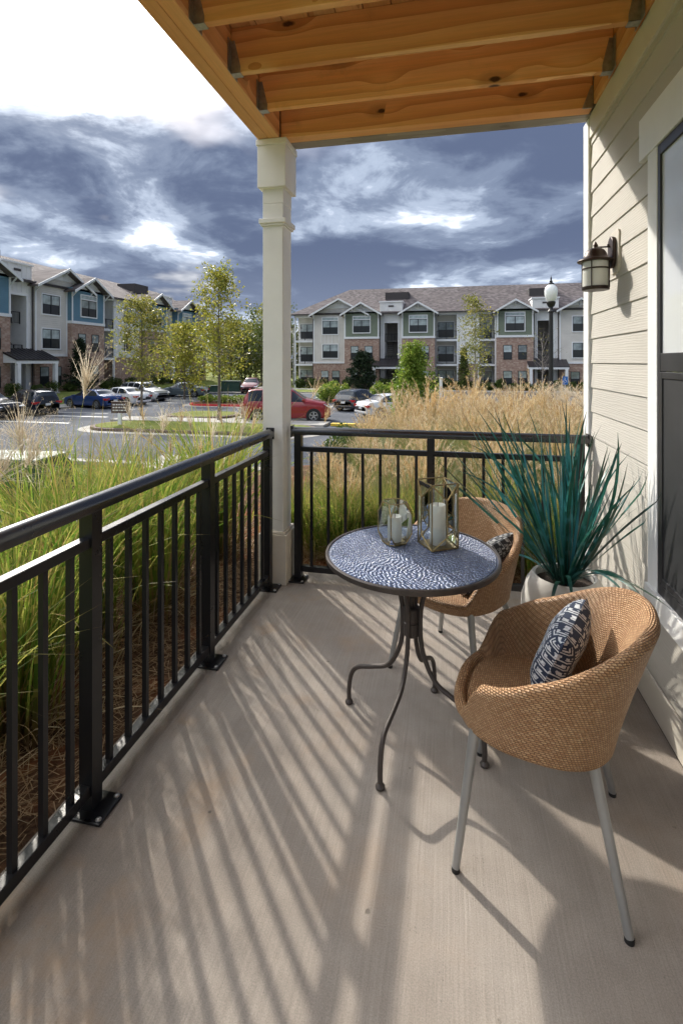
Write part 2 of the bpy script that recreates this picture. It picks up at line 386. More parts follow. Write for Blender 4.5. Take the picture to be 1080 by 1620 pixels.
wood('pine', (.54, .20, .065), (.86, .42, .165), (.95, .56, .26), 'x', .95)
wood('pine_long', (.54, .20, .065), (.86, .42, .165), (.95, .56, .26), 'y', .95)
wood('pine_board', (.56, .23, .075), (.78, .40, .155), (.90, .52, .235), 'y', .6)
wood('pine_grey', (.30, .27, .24), (.40, .36, .32), (.46, .42, .37), 'x', .3, .3)

# fibre-cement lap siding with embossed grain along y
t = new_mat('lap_siding'); co = geo(t); rnd = t.n('ShaderNodeObjectInfo', out=5)
p = t.vm('ADD', co, t.n('ShaderNodeCombineXYZ', 0., t.m('MULTIPLY', rnd, 21.), t.m('MULTIPLY', rnd, 9.)))
g = t.n('ShaderNodeTexWave', out=1, named={'Vector': t.vm('MULTIPLY', p, (1., .9, 13.)), 'Scale': 1.9, 'Distortion': 9., 'Detail': 4., 'Detail Scale': 1.2, 'Detail Roughness': .65}, bands_direction='Z')
f = t.noise(t.vm('MULTIPLY', p, (1., 14., 120.)), 1., 4, .7)
k = t.m('ADD', t.n('ShaderNodeMapRange', rnd, 0., 1., .95, 1.04), t.n('ShaderNodeMapRange', t.noise(p, 2.2, 5), .3, .7, -.04, .04))
c = t.mix(1., (.55, .52, .465, 1), t.n('ShaderNodeCombineColor', k, k, k), 'MULTIPLY')
finish(t, princ(t, c, .62, 0, bumpn(t, t.m('ADD', t.m('MULTIPLY', g, .6), f), .45, .0022), .35))

# woven wicker from the surface's own uv (metres)
t = new_mat('wicker'); uv = t.n('ShaderNodeTexCoord', out=2)
uvw = t.vm('ADD', uv, t.vm('MULTIPLY', t.noise(uv, 12., 2, out=1), (.006, .006, 0.)))
s = t.n('ShaderNodeSeparateXYZ', uvw, out=None)
vr = t.m('DIVIDE', s.outputs[1], .0070); row = t.m('FLOOR', vr); fv = t.m('FRACT', vr)
un = t.m('ADD', t.m('DIVIDE', s.outputs[0], .0112), t.m('MULTIPLY', row, .34)); fu = t.m('FRACT', un)
hv = t.m('SINE', t.m('MULTIPLY', fv, math.pi)); hu = t.m('SINE', t.m('MULTIPLY', fu, math.pi))
hh = t.m('MULTIPLY', t.m('POWER', hv, .7), t.m('POWER', hu, .6))
cid = t.n('ShaderNodeTexWhiteNoise', out=0, named={'Vector': t.n('ShaderNodeCombineXYZ', t.m('FLOOR', un), row, 0.)})
gb = t.noise(uv, 9., 4)
c = t.ramp(cid, [(0, (.50, .27, .125)), (.5, (.61, .36, .18)), (1, (.72, .46, .25))])
c = t.mix(t.n('ShaderNodeMapRange', gb, .3, .7, 0., .25), c, (.34, .17, .085, 1))
c = t.mix(t.m('SUBTRACT', 1., t.smooth(hh, .15, .62)), c, (.24, .125, .062, 1))
finish(t, princ(t, c, .5, 0, bumpn(t, hh, .9, .0045), .4))

# printed cushion cloth: pale nested angles on navy
def cushion(name, dark, pale):
    t = new_mat(name); uv = t.n('ShaderNodeTexCoord', out=2); s = t.n('ShaderNodeSeparateXYZ', uv, out=None)
    wob = t.n('ShaderNodeSeparateColor', t.noise(uv, 55., 2, out=1), out=None)
    u = t.m('ADD', t.m('DIVIDE', s.outputs[0], .036), t.m('MULTIPLY', t.m('SUBTRACT', wob.outputs[0], .5), .22))
    v = t.m('ADD', t.m('DIVIDE', s.outputs[1], .031), t.m('MULTIPLY', t.m('SUBTRACT', wob.outputs[1], .5), .22))
    col_ = t.m('FLOOR', u); v = t.m('ADD', v, t.m('MULTIPLY', t.m('MODULO', t.m('ABSOLUTE', col_), 2.), .5)); row = t.m('FLOOR', v)
    a = t.m('SUBTRACT', t.m('FRACT', u), .5); b = t.m('SUBTRACT', t.m('FRACT', v), .5)
    sg = t.m('SUBTRACT', t.m('MULTIPLY', t.m('GREATER_THAN', t.m('MODULO', t.m('ABSOLUTE', t.m('ADD', col_, row)), 2.), .5), 2.), 1.)
    a = t.m('MULTIPLY', a, sg)
    dd = t.m('MAXIMUM', a, t.m('MULTIPLY', b, -1.))
    inside = t.m('LESS_THAN', t.m('MAXIMUM', t.m('ABSOLUTE', a), t.m('ABSOLUTE', b)), .37)
    st = t.m('LESS_THAN', t.m('FRACT', t.m('MULTIPLY', t.m('ADD', dd, .42), 3.1)), .56)
    mk = t.m('MULTIPLY', t.m('MULTIPLY', inside, st), t.n('ShaderNodeMapRange', t.noise(uv, 260., 2), .35, .55, .5, 1.))
    c = t.mix(mk, (*dark, 1), (*pale, 1))
    th = t.m('ADD', t.m('SINE', t.m('MULTIPLY', s.outputs[0], 3500.)), t.m('SINE', t.m('MULTIPLY', s.outputs[1], 3500.)))
    finish(t, princ(t, c, .9, 0, bumpn(t, th, .15, .0006), .15, **{'Sheen Weight': .2}))
cushion('cushion_navy', (.022, .035, .068), (.66, .68, .69)); cushion('cushion_black', (.012, .013, .018), (.48, .48, .47))

# glazed mosaic pieces, one value per piece
t = new_mat('mosaic'); r = t.n('ShaderNodeAttribute', out=2, attribute_name='rnd')
c = t.ramp(r, [(0, (.05, .075, .16)), (.3, (.085, .125, .25)), (.55, (.13, .18, .33)), (.8, (.21, .27, .42)), (1, (.40, .46, .58))], 'LINEAR')
finish(t, princ(t, c, .28, 0, None, .6, **{'Coat Weight': .8, 'Coat Roughness': .16, 'Coat IOR': 1.65}))
pm('grout', (.12, .14, .20), .5, 0, .2, 60)

# foliage: rnd picks the leaf colour, t runs from base to tip
def leafmat(name, stops, tip=None, tipfrom=.6, trans=.4, band=None, base=None, gloss=.45):
    t = new_mat(name); r = t.n('ShaderNodeAttribute', out=2, attribute_name='rnd'); tt = t.n('ShaderNodeAttribute', out=2, attribute_name='t')
    c = t.ramp(r, stops)
    if band: c = t.mix(t.m('MULTIPLY', t.m('GREATER_THAN', t.m('SINE', t.m('ADD', t.m('MULTIPLY', tt, 52.), t.m('MULTIPLY', r, 40.))), .72), .8), c, (*band, 1))
    if base: c = t.mix(t.m('SUBTRACT', 1., t.smooth(tt, .0, .32)), c, (*base, 1))
    if tip: c = t.mix(t.smooth(tt, tipfrom, 1.), c, (*tip, 1))
    b = princ(t, c, gloss, 0, None, .3)
    finish(t, t.n('ShaderNodeMixShader', trans, b, t.n('ShaderNodeBsdfTranslucent', c)))
leafmat('blade_green', [(0, (.10, .20, .025)), (.4, (.20, .32, .045)), (.72, (.33, .42, .065)), (.88, (.45, .36, .10)), (1, (.42, .27, .13))], (.34, .27, .11), .75, .5, (.46, .44, .10), (.22, .14, .07))
leafmat('blade_dry', [(0, (.20, .10, .05)), (.4, (.40, .27, .13)), (1, (.60, .50, .33))], None, .6, .35)
leafmat('blade_front', [(0, (.10, .17, .04)), (.5, (.19, .26, .07)), (.8, (.30, .31, .11)), (1, (.44, .34, .17))], (.34, .27, .14), .7, .4, None, (.13, .10, .05))
leafmat('plume_tan', [(0, (.46, .28, .13)), (.3, (.60, .42, .20)), (.6, (.68, .53, .28)), (1, (.78, .69, .50))], None, .6, .45, gloss=.7)
leafmat('plume_pale', [(0, (.52, .42, .29)), (.5, (.64, .55, .42)), (1, (.74, .67, .55))], None, .6, .45, gloss=.7)
leafmat('plume_mixed', [(0, (.38, .22, .13)), (.35, (.52, .38, .20)), (.7, (.66, .55, .34)), (1, (.80, .73, .58))], None, .6, .45, gloss=.7)
leafmat('leaf_yellowgreen', [(0, (.14, .17, .025)), (.45, (.28, .29, .045)), (.8, (.42, .38, .06)), (1, (.50, .38, .09))], None, .6, .55)
leafmat('leaf_olive', [(0, (.12, .14, .03)), (.45, (.23, .24, .05)), (.8, (.36, .32, .08)), (1, (.46, .33, .11))], None, .6, .55)
leafmat('leaf_bright', [(0, (.09, .16, .02)), (.45, (.18, .27, .035)), (.8, (.30, .37, .06)), (1, (.42, .40, .10))], None, .6, .5)
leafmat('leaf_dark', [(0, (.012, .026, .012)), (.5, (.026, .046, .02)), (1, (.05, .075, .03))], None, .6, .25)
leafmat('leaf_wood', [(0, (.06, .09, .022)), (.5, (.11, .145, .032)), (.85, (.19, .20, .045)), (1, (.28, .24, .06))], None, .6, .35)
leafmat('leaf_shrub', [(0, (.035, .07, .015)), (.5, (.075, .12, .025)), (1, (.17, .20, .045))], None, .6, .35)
leafmat('lawn_blade', [(0, (.10, .16, .03)), (.6, (.20, .26, .05)), (1, (.34, .33, .09))], None, .6, .4)
# artificial teal leaves
t = new_mat('teal_leaf'); tt = t.n('ShaderNodeAttribute', out=2, attribute_name='t'); rnd = t.n('ShaderNodeObjectInfo', out=5)
c = t.ramp(rnd, [(0, (.010, .05, .038)), (.25, (.018, .11, .07)), (.45, (.022, .15, .115)), (.65, (.03, .20, .19)), (.8, (.06, .29, .36)), (.9, (.035, .10, .035)), (1, (.17, .22, .20))])
c = t.mix(t.m('MULTIPLY', t.smooth(t.noise(objco(t), 14., 3), .5, .68), .6), c, (.10, .36, .38, 1))
c = t.mix(t.m('MULTIPLY', t.smooth(t.m('ADD', tt, t.m('MULTIPLY', rnd, .25)), .80, 1.1), .8), c, (.02, .045, .018, 1))
c = t.mix(t.m('MULTIPLY', t.m('SUBTRACT', 1., t.smooth(tt, .0, .22)), .6), c, (.05, .13, .10, 1))
finish(t, t.n('ShaderNodeMixShader', .15, princ(t, c, .36, 0, None, .45), t.n('ShaderNodeBsdfTranslucent', c)))

# grounds
t = new_mat('mulch'); co = geo(t); a = t.noise(co, 34., 6, .7, .8); b_ = t.noise(co, 3., 4)
c = t.ramp(a, [(.3, (.045, .026, .017)), (.5, (.115, .065, .04)), (.7, (.22, .13, .075))])
c = t.mix(t.m('MULTIPLY', t.smooth(b_, .5, .65), .7), c, (.27, .10, .045, 1))
finish(t, princ(t, c, .95, 0, bumpn(t, a, .8, .03), .1))
t = new_mat('lawn'); co = geo(t); a = t.noise(co, 22., 6, .7); b_ = t.noise(co, .7, 5, .6)
c = t.ramp(t.m('ADD', t.m('MULTIPLY', a, .5), t.m('MULTIPLY', b_, .5)), [(.34, (.09, .13, .03)), (.5, (.17, .20, .05)), (.66, (.28, .26, .09))])
finish(t, princ(t, c, .95, 0, bumpn(t, a, .7, .04), .1))
t = new_mat('asphalt'); co = geo(t); a = t.noise(co, 130., 3, .7); b_ = t.noise(co, .35, 6, .65); e = t.noise(t.vm('MULTIPLY', co, (.5, 4., 1.)), .5, 4)
c = t.ramp(t.m('ADD', t.m('MULTIPLY', b_, .7), t.m('MULTIPLY', e, .3)), [(.35, (.085, .092, .106)), (.5, (.118, .126, .144)), (.68, (.155, .164, .184))])
k = t.n('ShaderNodeMapRange', a, .3, .7, .85, 1.15); c = t.mix(1., c, t.n('ShaderNodeCombineColor', k, k, k), 'MULTIPLY')
finish(t, princ(t, c, .95, 0, bumpn(t, a, .3, .004), .08))

# ================================================================== the patio
YB, YF, XL, XW = -1.1, 3.50, -1.32, .88       # back, front, left edge of slab; plane of the right wall sheathing
def structure(o): return tag(o, kind='structure')
slab = structure(MB().box(XL, XW-.02, YB, YF+.04, -.35, 0).build('patio_floor', 'concrete'))

# ---- overhead deck
ZB = 3.08                                     # underside of beams and joists
deck = thing('overhead_deck', 'orange pine deck with joists and metal hangers overhead, roofing the patio', 'deck', (-.2, 1., ZB))
def D(mb, name, mat, bev=.004): return mb.build(name, mat, deck, world=True, bevel=bev)
def planked(name, x0, x1, y0, y1, z0, z1, mat, bev=.004):   # a timber with its origin at its middle so that the grain differs
    c = ((x0+x1)/2, (y0+y1)/2, (z0+z1)/2); m = box(x0-c[0], x1-c[0], y0-c[1], y1-c[1], z0-c[2], z1-c[2])
    o = put(name, m.mesh(name, mat), deck, Vector(c)-Vector((-.2, 1., ZB)))
    md = o.modifiers.new('bevel', 'BEVEL'); md.width = bev; md.segments = 2
    return o
planked('beam', -1.305, -1.226, YB, 3.49, ZB, ZB+.30, 'pine_long')
planked('beam', -1.223, -1.146, YB, 3.275, ZB-.002, ZB+.30, 'pine_long')
planked('beam', -1.142, .842, 3.28, 3.372, ZB, ZB+.30, 'pine')
planked('beam', -1.222, .90, 3.376, 3.486, ZB+.002, ZB+.30, 'pine_grey')
planked('ledger', .842, .876, YB, 3.27, ZB+.012, ZB+.30, 'pine_long')
JY = [2.905-.4*i for i in range(11)]
for y in JY: planked('joist', -1.143, .840, y-.019, y+.019, ZB, ZB+.240, 'pine')
hang = {}
for sgn, x in ((1, -1.1445), (-1, .8405)):
    mb = MB(); a = x; b = x+sgn*.055; lo, hi = min(a, b), max(a, b)
    mb.box(lo, hi, -.0235, .0235, -.004, -.0015)
    for s in (-1, 1):
        mb.prism([(a, -.004), (b, -.004), (b, .03), (a+sgn*.022, .17), (a, .17)], 'y', s*.0235, s*.0205)
        mb.box(min(a, a+sgn*.003), max(a, a+sgn*.003), min(s*.0205, s*.06), max(s*.0205, s*.06), -.004, .17)
    hang[sgn] = mb.mesh('joist_hanger', 'galvanised')
for y in JY:
    for sgn in (1, -1): put('joist_hanger', hang[sgn], deck, (.2, y-1., 0))
mb = MB(); mb.prism([(.78, -.006), (.842, -.006), (.842, .13), (.83, .13)], 'y', -.002, .002).build('joist_hanger', 'galvanised', deck).location = (.2, 3.278-1., 0)
for i in range(14):
    x0 = -1.14+i*.1425
    planked('deck_board', x0, min(x0+.1375, .84), YB, 3.27, ZB+.241, ZB+.275, 'pine_board', .003)
planked('soffit_sheet', -1.30, .87, YB, 3.48, ZB+.302, ZB+.33, 'pine_board')

# ---- right wall: lap siding, trim, window
wall = thing('apartment_wall', 'beige lap siding wall with white trimmed window on the right of the patio', 'wall', (XW, 1., 0))
MB().box(XW, XW+.16, YB-.16, 3.50, -.3, 3.55).build('sheathing', 'building_core', wall, world=True)
WY0, WY1, WZ0, WZ1 = .95, 2.335, .60, 2.445   # window opening
EXPO = .1525
z = 1.530-EXPO*9
def plank(y0, y1, z0, z1):
    c = ((XW), (y0+y1)/2, z0); h = z1-z0; L = (y1-y0)/2
    mb = MB().prism([(0, -.0), (-.0165, .0), (-.0075, h+.022), (0, h+.022)], 'y', -L, L)
    o = put('siding_plank', mb.mesh('siding_plank', 'lap_siding'), wall, Vector(c)-Vector((XW, 1., 0)))
    md = o.modifiers.new('bevel', 'BEVEL'); md.width = .002; md.segments = 1
while z < 2.94:
    z1 = min(z+EXPO, 2.96)
    y1 = 3.418
    if z1 > WZ0-.02 and z < WZ1:
        plank(WY1+.05, y1, z, z1); plank(YB, WY0-.05, z, z1)
    else: plank(YB, y1, z, z1)
    z += EXPO
T = lambda mb, n, m='white_trim', p=None, bev=.002: mb.build(n, m, p or wall, world=True, bevel=bev)
T(box(XW-.030, XW+.17, 3.420, 3.535, -.05, ZB-.004), 'corner_board', 'white_trim')
T(box(XW-.024, XW, YB, 3.419, 2.945, ZB+.010), 'frieze_board', 'cream_trim')
T(box(XW-.022, XW, YB, 3.419, .006, .162), 'skirting_board', 'cream_trim')
T(box(XW-.030, XW-.0215, YB, 3.419, .160, .172), 'skirting_cap', 'cream_trim')
win = T(box(XW-.012, XW-.002, WY0-.02, WY1+.02, WZ0-.02, WZ1+.02), 'window', 'dark_frame')
T(box(XW-.034, XW, WY1, WY1+.10, WZ0-.12, WZ1+.0), 'trim', 'white_trim', win)
T(box(XW-.034, XW, WY0-.10, WY0, WZ0-.12, WZ1+.0), 'trim', 'white_trim', win)
T(box(XW-.040, XW, WY0-.19, WY1+.185, WZ1+.001, WZ1+.19), 'header', 'white_trim', win)
T(box(XW-.046, XW, WY0-.105, WY1+.105, WZ0-.125, WZ0-.03), 'sill', 'white_trim', win)
fr = MB()
fr.box(XW-.031, XW-.010, WY1-.026, WY1-.002, WZ0-.03, WZ1); fr.box(XW-.031, XW-.010, WY0+.002, WY0+.026, WZ0-.03, WZ1)
fr.box(XW-.031, XW-.010, WY0+.026, WY1-.026, WZ1-.045, WZ1); fr.box(XW-.031, XW-.010, WY0+.026, WY1-.026, WZ0-.03, WZ0+.02)
T(fr, 'frame', 'dark_frame', win)
T(box(XW-.030, XW-.014, WY0+.026, WY1-.026, 1.50, 1.575), 'meeting_rail', 'dark_frame', win)
T(box(XW-.022, XW-.018, WY0+.026, WY1-.026, 1.575, WZ1-.045), 'upper_pane', 'pane_sky_white', win, 0)
T(box(XW-.019, XW-.015, WY0+.026, WY1-.026, WZ0+.02, 1.50), 'lower_pane', 'window_glass', win, 0)
sc = MB()
sc.box(XW-.033, XW-.024, WY1-.05, WY1-.028, WZ0+.025, 1.497); sc.box(XW-.033, XW-.024, WY0+.028, WY0+.05, WZ0+.025, 1.497)
sc.box(XW-.033, XW-.024, WY0+.05, WY1-.05, 1.470, 1.497); sc.box(XW-.033, XW-.024, WY0+.05, WY1-.05, WZ0+.025, WZ0+.05)
T(sc, 'screen_frame', 'dark_frame', win)
T(box(XW-.028, XW-.026, WY0+.05, WY1-.05, WZ0+.05, 1.470), 'insect_screen', 'screen_mesh', win, 0)
# the return wall round the corner
rw = thing('apartment_side_wall', 'beige siding wall turning the corner to the right of the patio', 'wall', (4, 3.4, 0))
MB().box(XW+.172, 9., 3.30, 3.49, -.6, 3.6).build('panel', 'lap_siding', rw, world=True)

# ---- column
colm = thing('porch_column', 'cream square column with capital and plinth at the railing corner', 'column', (-1.2, 3.4, 0))
def C(mb, n, m='column_paint', bev=.003): return mb.build(n, m, colm, world=True, bevel=bev)
C(box(-1.278, -1.130, 3.295, 3.475, .36, 2.64), 'shaft')
C(box(-1.300, -1.100, 3.268, 3.500, .001, .345), 'plinth', 'plinth_paint')
C(box(-1.291, -1.112, 3.280, 3.490, .345, .362), 'plinth_cap', 'plinth_paint')
C(box(-1.300, -1.106, 3.272, 3.498, 2.50, 2.532), 'collar')
C(box(-1.290, -1.116, 3.282, 3.490, 2.484, 2.500), 'collar_mould')
C(box(-1.278, -1.128, 3.294, 3.478, 2.64, 2.76), 'neck')
C(box(-1.306, -1.102, 3.262, 3.506, 2.745, 3.035), 'capital')
C(box(-1.314, -1.094, 3.254, 3.510, 3.035, 3.076), 'capital_cap')
for x in (-1.104,): C(box(-1.139, -1.133, 3.290, 3.296, .37, 2.48), 'edge_bead')

# ---- railings
def base_plate(parent, x, y, dx, dy):
    p = MB(); hw = .062
    o = box(x-hw+dx*.02, x+hw+dx*.02, y-hw+dy*.02, y+hw+dy*.02, .0005, .011).build('base_plate', 'black_metal', parent, world=True, bevel=.004)
    for sx, sy in ((1, 1), (1, -1), (-1, 1), (-1, -1)):
        MB().lathe([(.010, .0115), (.010, .015), (.006, .018), (.002, .019)], (x+sx*.047+dx*.02, y+sy*.047+dy*.02, 0), 8).build('bolt', 'bolt_metal', o, world=True)
def cap_profile(w, h):                       # rounded handrail section
    pts = []
    for i in range(13):
        a = math.pi*i/12; pts.append((math.cos(a)*w/2, h*.35+math.sin(a)*h*.65*(.9 if 0 < i < 12 else 1)))
    return pts+[(-w/2*.92, 0), (w/2*.92, 0)]
BAL = MB().box(-.0095, .0095, -.0095, .0095, .098, .905).mesh('baluster', 'black_metal')
POST = MB().box(-.0255, .0255, -.0255, .0255, .011, 1.030).mesh('post', 'black_metal')
# left run, along y
XR = -1.212
rl = thing('railing', 'black metal railing running along the left edge of the patio', 'railing', (XR, 1., 0))
posts_l = [3.215-.8555*i for i in range(6)]
MB().prism([(XR+a, 1.025+b) for a, b in cap_profile(.062, .056)], 'y', YB, 3.262).build('top_rail', 'cap_metal', rl, True, world=True, ang=50)
for a, b in zip(posts_l[1:], posts_l[:-1]):
    box(XR-.019, XR+.019, a+.0256, b-.0256, .905, .940).build('mid_rail', 'black_metal', rl, world=True, bevel=.003)
    box(XR-.019, XR+.019, a+.0256, b-.0256, .058, .098).build('bottom_rail', 'black_metal', rl, world=True, bevel=.003)
    g = (b-a-.1925)/6
    for i in range(7): put('baluster', BAL, rl, (0, a+.096+g*i-1., 0))
for y in posts_l:
    put('post', POST, rl, (0, y-1., 0)); base_plate(rl, XR, y, 1, 0)
    for z in (.90, .055): box(XR+.0255, XR+.0285, y-.026, y+.026, z, z+.045)
MB().box(XR-.03, XR+.03, 3.255, 3.268, 1.005, 1.085).build('wall_bracket', 'black_metal', rl, world=True, bevel=.004)
# front run, along x
YR = 3.405
rf = thing('railing', 'black metal railing across the front of the patio behind the table', 'railing', (0, YR, 0))
posts_f = [-1.052, -.128, .796]
MB().prism([(YR+a, 1.025+b) for a, b in cap_profile(.062, .056)], 'x', -1.098, .848).build('top_rail', 'cap_metal', rf, True, world=True, ang=50)
for a, b in zip(posts_f[:-1], posts_f[1:]):
    box(a+.0256, b-.0256, YR-.019, YR+.019, .905, .940).build('mid_rail', 'black_metal', rf, world=True, bevel=.003)
    box(a+.0256, b-.0256, YR-.019, YR+.019, .058, .098).build('bottom_rail', 'black_metal', rf, world=True, bevel=.003)
    g = (b-a-.1925)/6
    for i in range(7): put('baluster', BAL, rf, (a+.096+g*i, 0, 0))
for x in posts_f: put('post', POST, rf, (x, 0, 0)); base_plate(rf, x, YR, 0, -1)
MB().box(.838, .848, YR-.03, YR+.03, 1.005, 1.085).build('wall_bracket', 'black_metal', rf, world=True, bevel=.004)
MB().box(-1.104, -1.092, YR-.03, YR+.03, 1.005, 1.085).build('wall_bracket', 'black_metal', rf, world=True, bevel=.004)

# ---- wall lantern
LX, LY, LZ = .765, 2.93, 1.925
wl = thing('wall_lantern', 'bronze bell capped wall lantern with frosted glass on the beige siding', 'wall lamp', (XW-.012, LY, LZ))
def WL(mb, n, m='bronze', sm=True, p=None, bev=0): return mb.build(n, m, p or wl, sm, world=True, bevel=bev)
def rounded(cy, cz, hw, hh, r, n=5):
    pts = []
    for qx, qz, a0 in ((1, 1, 0), (-1, 1, 90), (-1, -1, 180), (1, -1, 270)):
        for i in range(n+1):
            a = R(a0+90*i/n); pts.append((cy+qx*(hw-r)+r*math.cos(a), cz+qz*(hh-r)+r*math.sin(a)))
    return pts
WL(MB().prism(rounded(LY, LZ+.20, .072, .115, .03), 'x', XW-.024, XW-.008), 'mounting_block', 'cream_trim', False, None, .003)
WL(MB().prism(rounded(LY, LZ+.20, .045, .085, .045, 8), 'x', XW-.044, XW-.0245), 'back_plate', 'bronze', False, None, .006)
WL(MB().tube([(XW-.04, LY, LZ+.232), (LX, LY, LZ+.232)], .0045, 8), 'upper_arm')
WL(MB().tube([(XW-.04, LY, LZ+.165), (LX+.05, LY, LZ+.158)], [.012, .009], 8), 'lower_arm')
for dz in (.16, .245): WL(MB().tube([(XW-.044, LY+.018, LZ+dz), (XW-.052, LY+.018, LZ+dz)], .006, 8), 'screw')
WL(MB().lathe([(.088, .152), (.092, .157), (.088, .163), (.068, .170), (.058, .182), (.052, .200), (.043, .215), (.028, .225), (.012, .229), (.010, .236), (.013, .242), (.008, .250), (.003, .262)], (LX, LY, LZ), 32), 'cap')
WL(MB().lathe([(.064, .012), (.064, .152)], (LX, LY, LZ), 32), 'glass', 'frosted')
for i in range(4):
    a = math.pi/4+i*math.pi/2+.25; c, s = math.cos(a), math.sin(a)
    cage = WL(MB().bar((LX+c*.0655, LY+s*.0655, LZ+.01), (LX+c*.0655, LY+s*.0655, LZ+.155), .004, .011, (c, s, 0)), 'cage_bar', 'bronze', False)
WL(MB().lathe([(.0645, .110), (.0675, .110), (.0675, .118), (.0645, .118)], (LX, LY, LZ), 32), 'band')
WL(MB().lathe([(.050, .0), (.066, .0), (.068, .006), (.068, .018), (.0645, .020)], (LX, LY, LZ), 32), 'bottom_ring')

# ================================================================== furniture
TX, TY, TH, TR = -.158, 2.10, .745, .358
tb = thing('bistro_table', 'round blue mosaic topped bistro table on curved dark metal legs', 'table', (TX, TY, 0))
MB().lathe([(.0, TH-.022), (TR-.012, TH-.022), (TR-.002, TH-.020), (TR, TH-.012), (TR, TH-.001), (TR-.004, TH+.003), (TR-.011, TH+.002), (TR-.012, TH-.003), (.0, TH-.003)], (0, 0, 0), 96, False).build('tabletop', ['table_metal'], tb, True)
MB().lathe([(0, TH-.0028), (TR-.0125, TH-.0028)], (0, 0, 0), 64, False).build('grout', 'grout', tb)
rng = random.Random(4); V = []; F = []; A = []
r = .006
while r < TR-.022:
    w_ = rng.uniform(.0058, .0082); n = max(4, int(2*math.pi*(r+w_/2)/rng.uniform(.016, .022))); ph = rng.random()*6.28
    cuts = sorted((i+rng.uniform(-.22, .22))/n*2*math.pi+ph for i in range(n))
    for i in range(n):
        a0 = cuts[i]; a1 = cuts[(i+1) % n]+(2*math.pi if i == n-1 else 0); g = .0007/(r+w_/2)
        a0 += g; a1 -= g
        if a1-a0 < .01: continue
        tl = [rng.gauss(0, .00011) for _ in range(4)]; tone = min(1, max(0, rng.gauss(.5, .2)))
        b = len(V); wob = rng.uniform(-.0006, .0006); ring = []
        k = 3 if a1-a0 > .1 else 2
        for rr in (r+.0006+wob, r+w_-.0006+wob):
            for j in range(k):
                a = a0+(a1-a0)*j/(k-1); u = j/(k-1); zt = TH+.0005+(tl[0]*(1-u)+tl[1]*u if rr < r+w_/2 else tl[2]*(1-u)+tl[3]*u)
                V.append((rr*math.cos(a), rr*math.sin(a), zt)); A.append(tone)
        for j in range(2*k):
            x, y, _ = V[b+j]; V.append((x, y, TH-.0029)); A.append(tone)
        for j in range(k-1): F.append((b+j, b+k+j, b+k+j+1, b+j+1))
        F.append((b, b+2*k, b+3*k, b+k)); F.append((b+k-1, b+2*k-1, b+4*k-1, b+3*k-1))
        for j in range(k-1): F.append((b+j, b+j+1, b+2*k+j+1, b+2*k+j)); F.append((b+k+j, b+3*k+j, b+3*k+j+1, b+k+j+1))
    r += w_
o = put('mosaic', np_mesh('mosaic', V, F, 'mosaic', {'rnd': A}), tb); o['kind'] = 'stuff'
feet = [on_z(552, 1108, .012), on_z(601, 1242, .012), on_z(687, 1090, .012), on_z(766, 1207, .012)]
def smoothpath(P, n=6):
    P = [Vector(p) for p in P]; P = [P[0]*2-P[1]]+P+[P[-1]*2-P[-2]]; out = []
    for i in range(1, len(P)-2):
        for j in range(n):
            t_ = j/n; a, b, c, d_ = P[i-1:i+3]
            out.append(.5*((2*b)+(c-a)*t_+(2*a-5*b+4*c-d_)*t_**2+(3*b-a-3*c+d_)*t_**3))
    return out+[P[-2]]
for p in feet:
    u = Vector((p.x-TX, p.y-TY, 0)); ln = u.length; u.normalize()
    leg = MB().tube(smoothpath([u*.155+Vector((0, 0, TH-.024)), u*.095+Vector((0, 0, .655)), u*.052+Vector((0, 0, .56)), u*.040+Vector((0, 0, .46)), u*.052+Vector((0, 0, .345)), u*.105+Vector((0, 0, .245)), u*.19+Vector((0, 0, .205)), u*(ln-.045)+Vector((0, 0, .178)), u*(ln-.012)+Vector((0, 0, .135)), u*ln+Vector((0, 0, .07)), u*ln+Vector((0, 0, .014))]), .0098, 10).build('leg', 'table_metal', tb, True)
    MB().lathe([(.011, .0), (.017, .002), (.018, .009), (.013, .016), (.0098, .02)], (u.x*ln, u.y*ln, .0005), 14).build('foot', 'table_metal', leg, True)
MB().lathe([(.030, .40), (.034, .405), (.034, .455), (.031, .458), (.031, .463), (.034, .466), (.034, .515), (.030, .52)], (0, 0, 0), 18).build('collar', 'table_metal', tb, True)
MB().lathe([(.012, .41), (.012, .60)], (0, 0, 0), 12).build('stem', 'table_metal', tb, True)
MB().bar((-.2, 0, TH-.027), (.2, 0, TH-.027), .03, .008).bar((0, -.2, TH-.0275), (0, .2, TH-.0275), .03, .008).build('brace', 'table_metal', tb)

